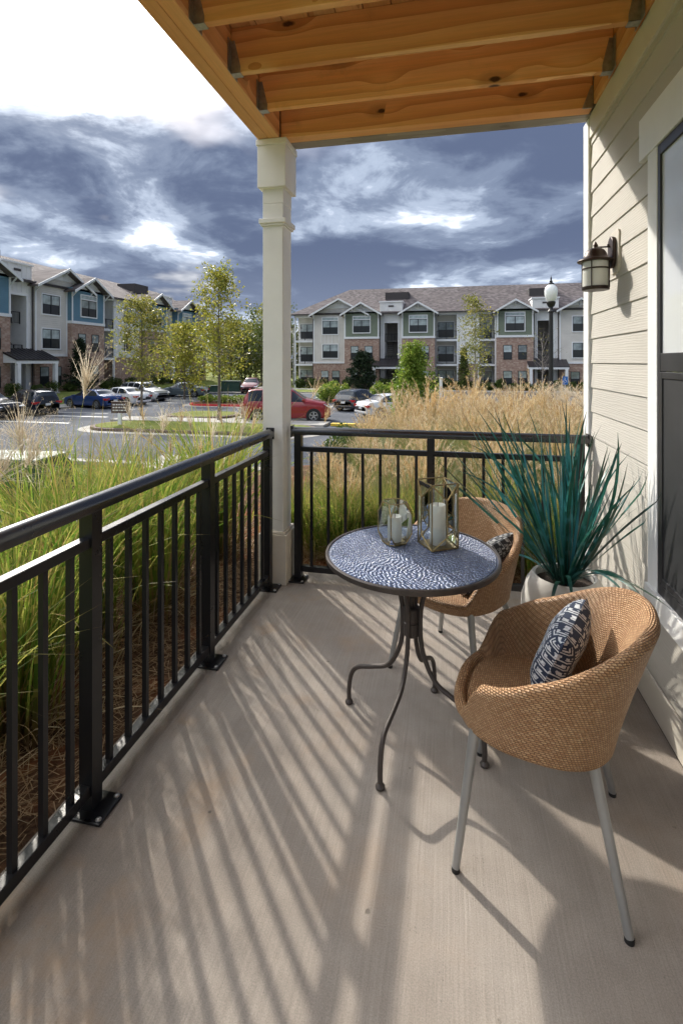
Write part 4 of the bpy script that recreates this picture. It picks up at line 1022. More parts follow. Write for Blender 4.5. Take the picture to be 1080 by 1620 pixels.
for row, (y0, dy) in enumerate(((4.15, .85),)):
    for j in range(10):
        yy = y0+j*dy
        xa, xb = yy*math.tan(R(-17.5-min(j, 6)*.0))+(.12 if j < 2 else .25*0), yy*math.tan(R(15.5))+.6
        n = int((xb-xa)/(.62+.045*j))+1
        for i in range(n):
            fs.append((xa+(xb-xa)*(i+.5)/n+random.uniform(-.15, .15), yy+random.uniform(-.25, .25), j))
for i, (x, y, j) in enumerate(fs):
    if j >= 3 and x < -.165*y-.1: continue          # open view to the lot beside the column
    t = thing('ornamental_grass', 'tan plumed ornamental grass clump beyond the front railing', 'grass clump', (x, y, float(gz(x, y))), random.uniform(0, 6.28), 'tan plumed grasses beyond the front railing')
    g_ = -t.location.z; k_ = max(0, min(1, (x/y+.13)/.17)); s = (g_+(.80 if y < 4.8 else .60+.34*k_*k_*(3-2*k_)))/1.25*random.uniform(.86, 1.08)
    t.scale = (s*.95, s*.95, s); t['kind'] = 'thing'
    for o in (put('blades', FRONT[i % 4][0], t), put('plumes', FRONT[i % 4][1], t)): o['kind'] = 'stuff'

# ---- trees
def leaf_quads(C, size, rs, droop=0., aspect=.55):
    N = len(C); nrm = rs.normal(0, 1, (N, 3)); nrm[:, 2] += .5; nrm /= np.linalg.norm(nrm, axis=1)[:, None]
    u = np.cross(nrm, rs.normal(0, 1, (N, 3))); u /= np.linalg.norm(u, axis=1)[:, None]; v = np.cross(nrm, u)
    s = size*rs.uniform(.6, 1.3, N)[:, None]; a = s*aspect
    V = np.stack([C-u*s, C-v*a, C+u*s, C+v*a], 1).reshape(-1, 3); F = np.arange(4*N).reshape(-1, 4)
    return V, F, {'rnd': np.repeat(rs.rand(N), 4), 't': np.zeros(4*N)}
def tree(name, label, loc, H, leafm, seed, crown, nleaf, size, trunk_r=.09, bark='bark', clear=.2, nbranch=26, cl=.3, cat='tree', group=None, wander=.02, up=.55, tw=True):
    """crown(t)-> radius at height fraction t; leaves sit in clusters along the twigs"""
    rs = np.random.RandomState(seed); t = thing(name, label, cat, loc, 0, group)
    pts = [Vector((0, 0, 0))]; k = 9
    for i in range(1, k+1): pts.append(Vector((pts[-1].x+rs.normal(0, wander*H/8), pts[-1].y+rs.normal(0, wander*H/8), H*.97*i/k)))
    tr = MB().tube([(0, 0, -.1)]+pts[1:], [trunk_r*1.15]+[trunk_r*(1-.93*i/k) for i in range(1, k+1)], 8)
    cents = []
    for b in range(nbranch):
        f = clear+(1-clear)*((b+rs.rand())/nbranch)**.9; i = min(k-1, int(f*k)); o = pts[i].lerp(pts[i+1], f*k-i) if f*k < k else pts[-1]
        a = b*2.4+rs.normal(0, .4); rad = crown(f)*rs.uniform(.6, 1.08); rise = rad*up*rs.uniform(.4, 1.3)
        e = o+Vector((math.cos(a)*rad, math.sin(a)*rad, rise)); mid = o.lerp(e, .5)+Vector((0, 0, -.06*rad))
        r0 = trunk_r*(1-.8*f)*.45
        tr.tube([o, mid, e], [r0, r0*.6, r0*.15], 5, False)
        for q in (.35, .55, .75, .9, 1.):
            c = (o.lerp(mid, q*2) if q < .5 else mid.lerp(e, q*2-1))
            nn = 2 if q > .5 else 1
            for _ in range(nn):
                cc = c+Vector(rs.normal(0, 1, 3))*rad*.20
                cents.append(cc)
                if tw: tr.tube([c, cc], [r0*.25, r0*.08], 3, False)
    tr.build('trunk', bark, t, True, fix=False)
    C = np.array([tuple(c) for c in cents]); w_ = rs.rand(len(C))**1.5+.08; idx = rs.choice(len(C), nleaf, p=w_/w_.sum())
    P = C[idx]+rs.normal(0, 1, (nleaf, 3))*np.array([cl, cl, cl*.75])
    V, F, A = leaf_quads(P, size, rs)
    # clusters differ in leaf age: neighbouring leaves share a tone
    tone = rs.rand(len(C))[idx]; A['rnd'] = np.clip(.55*np.repeat(tone, 4)+.45*A['rnd'], 0, 1)
    put('crown', np_mesh('crown', V, F, leafm, A), t)['kind'] = 'stuff'
    return t
def gp(px, d_): p = at_depth(px, 600, d_); return (p.x, p.y, ZL+.02)
oval = lambda rmax, lo=.15, pk=.45: (lambda f: rmax*max(.12, (math.sin(math.pi*min(1, max(0, (f-lo)/(1-lo)))**(.7 if pk < .5 else 1.)))**.8))
tree('young_oak', 'tallest thin yellow-green tree on the grassy island, left of the column', gp(347, 28.6), 8.9, 'leaf_yellowgreen', 41, lambda f: 2.1*(1.12-f)**.62*(.55+.45*min(1, (f-.2)*6)) if f > .2 else .3, 4600, .085, .11, 'bark', .30, 46, .24, wander=.012, up=.75)
tree('young_oak', 'thin yellow-green tree standing in front of the white parked cars', gp(224, 32.5), 7.6, 'leaf_olive', 42, lambda f: 1.75*math.sin(math.pi*min(1, max(.1, (f-.1)/.95)))**.7, 4600, .09, .09, 'bark', .28, 40, .26, wander=.012, up=.6)
tree('young_oak', 'low spreading yellow tree beside the tallest thin tree', gp(292, 46.), 6.9, 'leaf_yellowgreen', 43, lambda f: 2.5*math.sin(math.pi*min(1, max(.1, f)))**.6, 5200, .12, .10, 'bark', .2, 40, .35, up=.4)
tree('bushy_tree', 'dense bright green bushy tree in front of the white parked sedan', gp(653, 24.5), 4.35, 'leaf_bright', 44, lambda f: 1.32*max(.1, (1.02-f))**.62*(.75+.25*min(1, f*5)), 9500, .072, .07, 'bark', .06, 64, .17, up=.5, tw=False)
tree('slender_tree', 'tall airy pale green tree in front of the balconies of the far building', gp(752, 40.), 8.6, 'leaf_olive', 45, lambda f: 1.35*math.sin(math.pi*min(1, max(.12, f*.95)))**.8, 2600, .09, .075, 'bark_grey', .22, 34, .26, up=.9)
tree('bare_crape_myrtle', 'small nearly bare tree in front of the far entrance canopy', gp(857, 48.), 6.0, 'leaf_olive', 46, lambda f: 1.9*max(.2, math.sin(math.pi*min(1, f*.8))), 160, .06, .08, 'bark_grey', .30, 40, .25, up=1.3)
def conifer(name, label, loc, H, rad, seed, n=5200, mat='leaf_dark', size=.11, pw=.8):
    return tree(name, label, loc, H, mat, seed, lambda f: rad*max(.05, (1.0-f))**pw*(.8+.2*min(1, f*6)), n, size, .07, 'bark', .03, 70, .16, up=.25, tw=False)
def bp(px, X): d_ = 809.6*-X/(712-px); p = at_depth(px, 600, d_); return (X, p.y, float(gz(X, p.y)))
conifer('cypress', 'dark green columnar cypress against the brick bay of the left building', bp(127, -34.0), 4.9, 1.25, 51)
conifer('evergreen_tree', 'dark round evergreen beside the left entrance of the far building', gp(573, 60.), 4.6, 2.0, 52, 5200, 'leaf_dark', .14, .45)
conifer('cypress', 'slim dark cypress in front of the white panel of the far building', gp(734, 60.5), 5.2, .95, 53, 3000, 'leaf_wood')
# far wood between and behind the buildings
random.seed(12)
wood_trees = [(366, 74, 9.5), (378, 82, 10), (388, 74, 7.5), (397, 80, 9.5), (405, 88, 13.), (414, 72, 9), (424, 84, 13), (436, 76, 10), (447, 90, 14), (458, 86, 10), (466, 80, 7.5), (352, 84, 9), (338, 88, 10)]
for i, (px, d_, h) in enumerate(wood_trees):
    rr = h*.30
    tree('wood_tree', 'leafy tree in the far wood between the two apartment buildings', gp(px, d_), h, 'leaf_wood' if i % 3 else 'leaf_olive', 60+i, lambda f, rr=rr: rr*math.sin(math.pi*min(.98, max(.08, f)))**.6, 1500, .22, .16, 'bark', .12, 34, .55, group='trees of the far wood', tw=False)
random.seed(13)
ORD = ['first', 'second', 'third', 'fourth', 'fifth', 'sixth']
def shrub(label, loc, r_, h, seed, mat='leaf_shrub', n=1300, size=.07, group=None, name='shrub'):
    rs = np.random.RandomState(seed); t = thing(name, label, 'shrub', loc, 0, group); st = MB()
    for i in range(9):
        a = i*2.4; st.tube([(0, 0, -.03), (math.cos(a)*r_*.3, math.sin(a)*r_*.3, h*.45), (math.cos(a)*r_*.75, math.sin(a)*r_*.75, h*rs.uniform(.6, .9))], [.02, .012, .004], 4, False)
    st.build('stems', 'bark', t, fix=False)
    q = rs.normal(0, 1, (n, 3)); q /= np.linalg.norm(q, axis=1)[:, None]; q *= (rs.rand(n)[:, None]**.4)*(1+.25*np.sin(q[:, :1]*5+seed)*np.cos(q[:, 1:2]*4))
    P = np.stack([q[:, 0]*r_, q[:, 1]*r_, h*.5+q[:, 2]*h*.5], 1)
    V, F, A = leaf_quads(P, size, rs); put('foliage', np_mesh('foliage', V, F, mat, A), t)['kind'] = 'stuff'
for i in range(15):
    shrub('rounded green shrub along the foot of the left building', (-34.0+random.uniform(-.3, .3), 33.5+i*2.1, -1.2), random.uniform(.5, .8), random.uniform(.7, 1.2), 80+i, group='shrubs along the left building')
for i in range(24):
    x = -19+i*1.55
    shrub('green shrub along the foot of the far building', (x, 62.3+random.uniform(-.4, .4), ZL), random.uniform(.6, 1.0), random.uniform(.9, 1.7), 110+i, size=.1, group='shrubs along the far building')
for i in range(6):
    shrub(ORD[i]+' low green shrub from the left on the red kerbed island', (-19.4+i*1.35, 37.7, ZL+.17), .75, .62, 140+i, 'leaf_bright', 900, .08, 'shrubs on the red kerbed island')
for i, (px, d_, s) in enumerate(((515, 36.5, 1.), (525, 38, 1.2), (545, 37.5, 1.), (600, 39, 1.1), (618, 40, 1.0))):
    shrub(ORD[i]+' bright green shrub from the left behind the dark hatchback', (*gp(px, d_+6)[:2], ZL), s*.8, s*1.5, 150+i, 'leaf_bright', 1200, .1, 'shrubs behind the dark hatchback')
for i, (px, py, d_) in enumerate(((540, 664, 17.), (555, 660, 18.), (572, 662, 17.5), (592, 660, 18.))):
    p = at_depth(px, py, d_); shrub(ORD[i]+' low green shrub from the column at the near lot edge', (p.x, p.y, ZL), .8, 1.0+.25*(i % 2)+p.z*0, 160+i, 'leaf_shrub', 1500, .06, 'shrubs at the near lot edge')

# ================================================================== apartment buildings (local: x along the facade, -y outward, z up from the ground)
FH = 3.12                                     # storey height
WCACHE = {}
def window(par, cx, y, z0, w_, h, cols=2, transom=0, trim='far_white', tw=.11):
    key = (w_, h, cols, transom, trim)
    if key not in WCACHE:
        fr = MB(); g = .055
        for x in [-w_/2, w_/2-g]: fr.box(x, x+g, -.05, .0, 0, h)
        fr.box(-w_/2+g, w_/2-g, -.05, 0, 0, g); fr.box(-w_/2+g, w_/2-g, -.05, 0, h-g, h); fr.box(-w_/2+g, w_/2-g, -.046, 0, h*.48, h*.48+g)
        for c in range(1, cols): x = -w_/2+w_*c/cols; fr.box(x-.045, x+.045, -.054, 0, g, h-g)
        tr = MB()
        if tw:
            tr.box(-w_/2-tw, -w_/2, -.07, 0, -tw, h+tw+transom); tr.box(w_/2, w_/2+tw, -.07, 0, -tw, h+tw+transom)
            tr.box(-w_/2, w_/2, -.07, 0, -tw, 0); tr.box(-w_/2, w_/2, -.07, 0, h+transom, h+tw+transom)
            if transom: tr.box(-w_/2, w_/2, -.06, 0, h, h+.10)
        up = MB().box(-w_/2+g, w_/2-g, -.022, -.004, h*.48+g, h-g); lo = MB().box(-w_/2+g, w_/2-g, -.018, -.004, g, h*.48)
        tp = MB().box(-w_/2, w_/2, -.02, -.004, h+.10, h+transom) if transom else None
        WCACHE[key] = (fr.mesh('window', 'far_frame'), tr.mesh('trim', trim) if tw else None, up.mesh('upper_pane', 'pane_blind'), lo.mesh('lower_pane', 'pane_dark'), tp.mesh('transom_pane', 'pane_blind') if tp else None)
    fm, tm, um, lm, tpm = WCACHE[key]
    o = put('window', fm, par, (cx, y, z0))
    if tm: put('trim', tm, o)
    put('upper_pane', um, o); put('lower_pane', lm, o)
    if tpm: put('transom_pane', tpm, o)
def P(par, mb, name, mat, bev=0): return mb.build(name, mat, par)
def gable(par, x0, x1, yf, zE, rise, yback, wallmat, pad=.45, vent=True):
    xm = (x0+x1)/2; a0, a1 = x0-pad, x1+pad; zr = zE+rise; zb = zE-rise*pad/(xm-x0)
    P(par, MB().prism([(x0, zE-.1), (x1, zE-.1), (xm, zr-.16)], 'y', yf, yf+.3), 'gable_wall', wallmat)
    P(par, MB().prism([(x0+(xm-x0)*.42, zE+rise*.36), (x1-(x1-xm)*.42, zE+rise*.36), (xm, zr-.2)], 'y', yf-.06, yf-.001), 'gable_panel', 'far_white')
    rf = P(par, MB().prism([(a0, zb), (xm, zr), (xm, zr-.14), (a0+.02, zb-.14)], 'y', yf-.75, yback), 'roof_slope', 'shingle')
    rg = P(par, MB().prism([(a1, zb), (xm, zr), (xm, zr-.14), (a1-.02, zb-.14)], 'y', yf-.75, yback), 'roof_slope', 'shingle')
    for s, A_ in ((-1, a0), (1, a1)):
        P(par, MB().prism([(A_, zb+.03), (xm, zr+.03), (xm, zr-.20), (A_, zb-.20)], 'y', yf-.83, yf-.752), 'rake_board', 'far_white')
        bx_ = x0+.06 if s < 0 else x1-.06
        P(par, MB().bar((bx_, yf-.70, zE-.12), (bx_, yf-.02, zE-.75), .10, .10).bar((bx_, yf-.05, zE-.8), (bx_, yf-.05, zE-.1), .10, .09).bar((bx_, yf-.72, zE-.06), (bx_, yf-.02, zE-.06), .10, .10), 'bracket', 'far_white')
    P(par, MB().bar((xm, yf-.72, zr-.30), (xm, yf-.02, zr-.78), .09, .09).bar((xm, yf-.05, zr-.95), (xm, yf-.05, zr-.2), .09, .08), 'bracket', 'far_white')
def downpipe(par, x, y, z0, z1): P(par, MB().box(x-.05, x+.05, y-.09, y-.01, z0, z1), 'downpipe', 'gutter')
def railing_far(par, x0, x1, y, z, posts=True):
    m = MB(); m.box(x0, x1, y-.02, y+.02, z+1.0, z+1.06); m.box(x0, x1, y-.015, y+.015, z+.08, z+.12)
    n = int((x1-x0)/.13)
    for i in range(1, n): x = x0+(x1-x0)*i/n; m.box(x-.009, x+.009, y-.009, y+.009, z+.12, z+1.0)
    for x in (x0+.03, (x0+x1)/2, x1-.03): m.box(x-.03, x+.03, y-.03, y+.03, z, z+1.02)
    P(par, m, 'balcony_railing', 'far_rail')
def battens(par, x0, x1, y, z0, z1, step=.42):
    m = MB(); n = max(1, int((x1-x0)/step))
    for i in range(n+1): x = x0+(x1-x0)*i/n; m.box(x-.03, x+.03, y-.035, y-.001, z0, z1)
    P(par, m, 'battens', 'siding_white')['kind'] = 'stuff'
def canopy(par, x0, x1, y, z, dep, posts=True):
    m = MB().prism([(y, z+.95), (y-dep, z), (y-dep, z-.10), (y, z+.83)], 'x', x0, x1)
    rf = P(par, m, 'entrance_canopy', 'roof_metal'); n = int((x1-x0)/.42)
    for i in range(n+1):
        x = x0+.02+(x1-x0-.04)*i/n; put_m = MB().bar((x, y-.02, z+.965), (x, y-dep+.01, z+.015), .035, .05); put_m.build('seam', 'roof_metal', rf)
    P(par, MB().box(x0+.05, x1-.05, y-dep+.05, y-dep+.22, z-.36, z-.11), 'canopy_beam', 'far_white')
    P(par, MB().prism([(y, z+.8), (y-dep+.06, z-.11), (y-dep+.06, z-.3), (y, z-.3)], 'x', x0+.06, x0+.14), 'canopy_cheek', 'far_white')
    P(par, MB().prism([(y, z+.8), (y-dep+.06, z-.11), (y-dep+.06, z-.3), (y, z-.3)], 'x', x1-.14, x1-.06), 'canopy_cheek', 'far_white')
    if posts:
        for x in (x0+.15, x1-.45): P(par, MB().box(x, x+.30, y-dep+.02, y-dep+.32, 0, z-.36), 'canopy_post', 'far_white')
def building(name, label, loc, rz, mods, x_end, hip0=True, hip1=True, col='siding_green', depth=16., rise=4.3):
    b = thing(name, label, 'building', loc, rz); x_start = mods[0][1]; zE = 3*FH+.42
    P(b, MB().box(x_start+.1, x_end-.1, 3., depth-.3, 0, zE), 'core', 'siding_tan')
    # main roof
    ov = .6; yf, yb = -.65, depth+.5; ym = (yf+yb)/2; zr = zE+rise; h = 6.5
    xa, xb = x_start-ov, x_end+ov; ra, rb = xa+(h if hip0 else 0), xb-(h if hip1 else 0)
    m = MB(); m.add([(xa, yf, zE), (xb, yf, zE), (xb, yb, zE), (xa, yb, zE), (ra, ym, zr), (rb, ym, zr)], [(0, 1, 5, 4), (2, 3, 4, 5), (3, 0, 4), (1, 2, 5)])
    m.add([(xa, yf, zE-.02), (xb, yf, zE-.02), (xb, yb, zE-.02), (xa, yb, zE-.02)], [(0, 1, 2, 3)])
    P(b, m, 'roof', 'shingle')
    P(b, MB().box(xa, xb, yf-.12, yf-.002, zE-.16, zE+.02), 'gutter', 'gutter')
    for kind, x0, x1, *opt in mods:
        w_ = x1-x0; xm = (x0+x1)/2
        if kind == 'bay':                      # two storeys of brick, coloured third storey, gable
            y = -1.1
            P(b, MB().box(x0, x1, y, 3., 0, 2*FH+.18), 'brick_wall', 'far_brick')
            P(b, MB().box(x0, x1, y, 3., 2*FH+.44, zE+.1), 'siding_wall', col)
            P(b, MB().box(x0-.06, x1+.06, y-.08, 3., 2*FH+.18, 2*FH+.44), 'band', 'far_white')
            for x in (x0, x1-.16): P(b, MB().box(x, x+.16, y-.05, y-.001, 2*FH+.44, zE-.1), 'corner_board', 'far_white')
            big = opt and opt[0] == 'big'
            window(b, xm, y, 2*FH+.98, 2.15, 1.62 if not big else 1.75, 2, .42)
            for s in (-.85, .85):
                for f in (0, 1): window(b, xm+s*w_/4.2, y, f*FH+.62, 1.0, 1.75, 1, 0, tw=0)
            gable(b, x0, x1, y, zE-.02, w_*.29, 6.2, 'far_white')
            downpipe(b, x1+.10, y+.25, 0, zE-.4)
        elif kind == 'gable':                  # brick base, tan siding above
            y = -.6
            P(b, MB().box(x0, x1, y, 3., 0, FH+.12), 'brick_wall', 'far_brick')
            P(b, MB().box(x0, x1, y, 3., FH+.34, zE+.1), 'siding_wall', 'siding_tan')
            P(b, MB().box(x0-.05, x1+.05, y-.07, 3., FH+.12, FH+.34), 'band', 'far_white')
            for x in (x0, x1-.15): P(b, MB().box(x, x+.15, y-.045, y-.001, FH+.34, zE-.1), 'corner_board', 'far_white')
            wc = opt[1] if len(opt) > 1 else xm
            for f in (1, 2): window(b, wc, y, f*FH+.85, 2.05, 1.75, 2, 0 if not (opt and opt[0] == 'bb') else (.4 if f == 2 else 0))
            for s in (-.75, .75): window(b, wc+s, y, .55, 1.0, 1.75, 1, 0, tw=0)
            if opt and opt[0] == 'bb': battens(b, wc-1.2, wc+1.2, y, FH+2.75, 2*FH+.7)
            ge = opt[2] if len(opt) > 2 else x1
            gable(b, x0, ge, y, zE-.02, (ge-x0)*.27, 7., 'siding_tan')
            downpipe(b, x0-.08, y+.2, 0, zE-.4)
        elif kind == 'stair':                  # white boards round an open stair, canopy below
            y = -.25; o0, o1 = xm-w_*.30, xm+w_*.30; zo0, zo1 = FH+.55, 3*FH-.9
            P(b, MB().box(x0, o0, y, 2.9, 0, zE+1.35), 'siding_wall', 'siding_white'); P(b, MB().box(o1, x1, y, 2.9, 0, zE+1.35), 'siding_wall', 'siding_white')
            P(b, MB().box(o0, o1, y, .0, zo1, zE+1.35), 'siding_wall', 'siding_white'); P(b, MB().box(o0, o1, y, .0, FH-.25, zo0), 'siding_wall', 'siding_white')
            P(b, MB().box(x0-.1, x1+.1, y-.12, 3.2, zE+1.352, zE+1.50), 'coping', 'far_white')
            P(b, MB().box(o0-.14, o0-.001, y-.06, y-.001, zo0-.14, zo1+.14), 'opening_trim', 'far_white'); P(b, MB().box(o1+.001, o1+.14, y-.06, y-.001, zo0-.14, zo1+.14), 'opening_trim', 'far_white')
            P(b, MB().box(o0, o1, y-.06, y-.001, zo1, zo1+.16), 'opening_trim', 'far_white'); P(b, MB().box(o0, o1, y-.06, y-.001, zo0-.16, zo0), 'opening_trim', 'far_white')
            battens(b, x0+.05, x1-.05, y, zo1+.3, zE+1.3); 
            P(b, MB().box(o0, o1, 2.9, 3.0, 0, zE), 'stair_back_wall', 'recess_wall')
            for f in (1, 2): P(b, MB().box(o0, o1, 1.1, 2.9, f*FH-.12, f*FH), 'landing', 'stair_tread')
            railing_far(b, o0+.02, o1-.02, .35, 2*FH-.2); railing_far(b, o0+.02, o1-.02, .1, FH+.05)
            for f in (0, 1):
                for i in range(10): P(b, MB().box(o0+.1, o0+(o1-o0)*.52, .45+i*.23, .70+i*.23, f*FH+i*.29+.2, f*FH+i*.29+.26), 'tread', 'stair_tread')
                P(b, MB().bar((o0+.1+(o1-o0)*.5, .4, f*FH+1.1), (o0+.1+(o1-o0)*.5, 2.7, f*FH+FH+.9), .05, .06), 'handrail', 'far_rail')
            canopy(b, x0-.75, x1+.75, y-.02, 2.95, 2.2)
            P(b, MB().box(xm-1.5, xm+1.5, -3.2, -.3, .01, .14), 'entry_step', 'walk')
            # well in the roof above the stair
            P(b, MB().box(x0+.2, x1+.5, 3.6, 6.2, zE+1.9, zE+3.15), 'roof_well', 'roof_well')
            P(b, MB().box(xm-.35, xm+.35, y-.05, y-.001, zE+.75, zE+.95), 'vent', 'gutter')
        elif kind in ('balc', 'balcend'):      # three recessed balconies
            y = -.35; yb_ = 1.5
            P(b, MB().box(x0, x1, yb_, 3., 0, zE), 'back_wall', 'siding_cream')
            for x in ((x0, x1-.18) if kind == 'balc' else (x0,)):
                P(b, MB().box(x, x+.18, y, y+.18, 0, zE-.3), 'balcony_post', 'far_white')
            P(b, MB().box(x0, x1, y, yb_, zE-.34, zE-.03), 'soffit', 'far_white')
            for f in range(3):
                if f: P(b, MB().box(x0, x1, y-.02, yb_, f*FH-.18, f*FH+.06), 'balcony_slab', 'far_white')
                railing_far(b, x0+.18, x1-(.18 if kind == 'balc' else 0), y+.08, f*FH+.06)
                if w_ > 2.6: window(b, xm-.1, yb_, f*FH+.35, min(2.0, w_-.8), 2.0, 2, 0, tw=.1)
                else: window(b, xm+.2, yb_, f*FH+.15, 1.0, 2.1, 1, 0, tw=.1)
                P(b, MB().lathe([(.05, 0), (.09, .05), (.07, .22), (.02, .26)], (x0+.4, yb_-.12, f*FH+1.75), 8), 'porch_light', 'gutter')
        elif kind == 'plain':
            y = -.3
            P(b, MB().box(x0, x1, y, 3., FH+.3, zE), 'siding_wall', 'siding_white'); P(b, MB().box(x0, x1, y, 3., 0, FH+.1), 'brick_wall', 'far_brick')
            P(b, MB().box(x0-.02, x1+.02, y-.06, 3., FH+.1, FH+.3), 'band', 'far_white'); battens(b, x0+.1, x1-.1, y, FH+.3, zE-.1, .6)
            if opt:
                for f in (1, 2): window(b, xm, y, f*FH+.85, 1.5, 1.75, 2, 0)
    return b
YR_ = 64.5
right_mods = [('balcend', -20.4, -17.7), ('gable', -17.7, -13.4, 'bb', -15.4, -10.6), ('bay', -13.4, -8.9), ('stair', -8.9, -6.0), ('bay', -6.0, -1.9), ('balc', -1.9, .95),
              ('plain', .95, 3.3), ('balc', 3.3, 5.5), ('bay', 5.5, 9.7, 'big'), ('stair', 9.7, 12.7), ('gable', 12.7, 17.2, 'x', 15.2), ('bay', 17.2, 21.4), ('balc', 21.4, 24.), ('plain', 24., 27.)]
building('apartment_building', 'far three storey apartment building with green gabled bays and grey shingle roof', (0, YR_, ZL), 0, right_mods, 27., True, True, 'siding_green')
XLB = -36.4
left_mods = [('plain', 14., 20., 1), ('balc', 20., 22.5), ('gable', 22.5, 29.6, 'x'), ('bay', 29.6, 34.4), ('stair', 34.4, 37.4), ('gable', 37.4, 41.2, 'x', 39.2, 43.9), ('bay', 41.2, 45.8), ('balc', 45.8, 48.5), ('plain', 48.5, 53., 1),
             ('bay', 53., 57.6), ('stair', 57.6, 60.2), ('bay', 60.2, 65.), ('gable', 65., 69., 'x')]
building('apartment_building', 'nearer left apartment building with blue gabled bays, brick walls and parked cars in front', (XLB, 0, -1.22), R(90), left_mods, 69., False, False, 'siding_blue', 16., 3.7)

# ================================================================== cars (local: x forward, y left, z up)
def interp(pts, x):
    for (a, va), (b, vb) in zip(pts, pts[1:]):
        if x <= b:
            q = (x-a)/(b-a); q2 = q*q*(3-2*q)*.45+q*.55; return va+(vb-va)*q2
    return pts[-1][1]
SHAPES = {
 'sedan': dict(top=[(0, .48), (.015, .60), (.05, .69), (.15, .715), (.30, .965), (.42, 1.), (.54, .985), (.73, .70), (.93, .57), (.985, .46), (1, .36)], belt=[(0, .44), (.015, .55), (.05, .64), (.15, .67), (.5, .665), (.73, .645), (.93, .53), (1, .33)], cab=(.185, .70), ws=(.565, .715), rw=(.165, .285), pil=(.395, .545)),
 'suv': dict(top=[(0, .46), (.012, .60), (.035, .80), (.085, .955), (.16, .985), (.36, 1.), (.55, .98), (.735, .68), (.94, .58), (.985, .47), (1, .36)], belt=[(0, .42), (.012, .53), (.04, .615), (.15, .635), (.5, .615), (.735, .60), (.94, .54), (1, .33)], cab=(.075, .71), ws=(.575, .72), rw=(.034, .08), pil=(.24, .405, .56)),
 'hatch': dict(top=[(0, .46), (.012, .58), (.045, .76), (.14, .93), (.3, .985), (.45, 1.), (.58, .97), (.80, .66), (.95, .55), (1, .36)], belt=[(0, .42), (.012, .52), (.045, .62), (.15, .64), (.5, .61), (.80, .58), (.95, .5), (1, .33)], cab=(.12, .77), ws=(.60, .785), rw=(.05, .135), pil=(.27, .44, .60)),
}
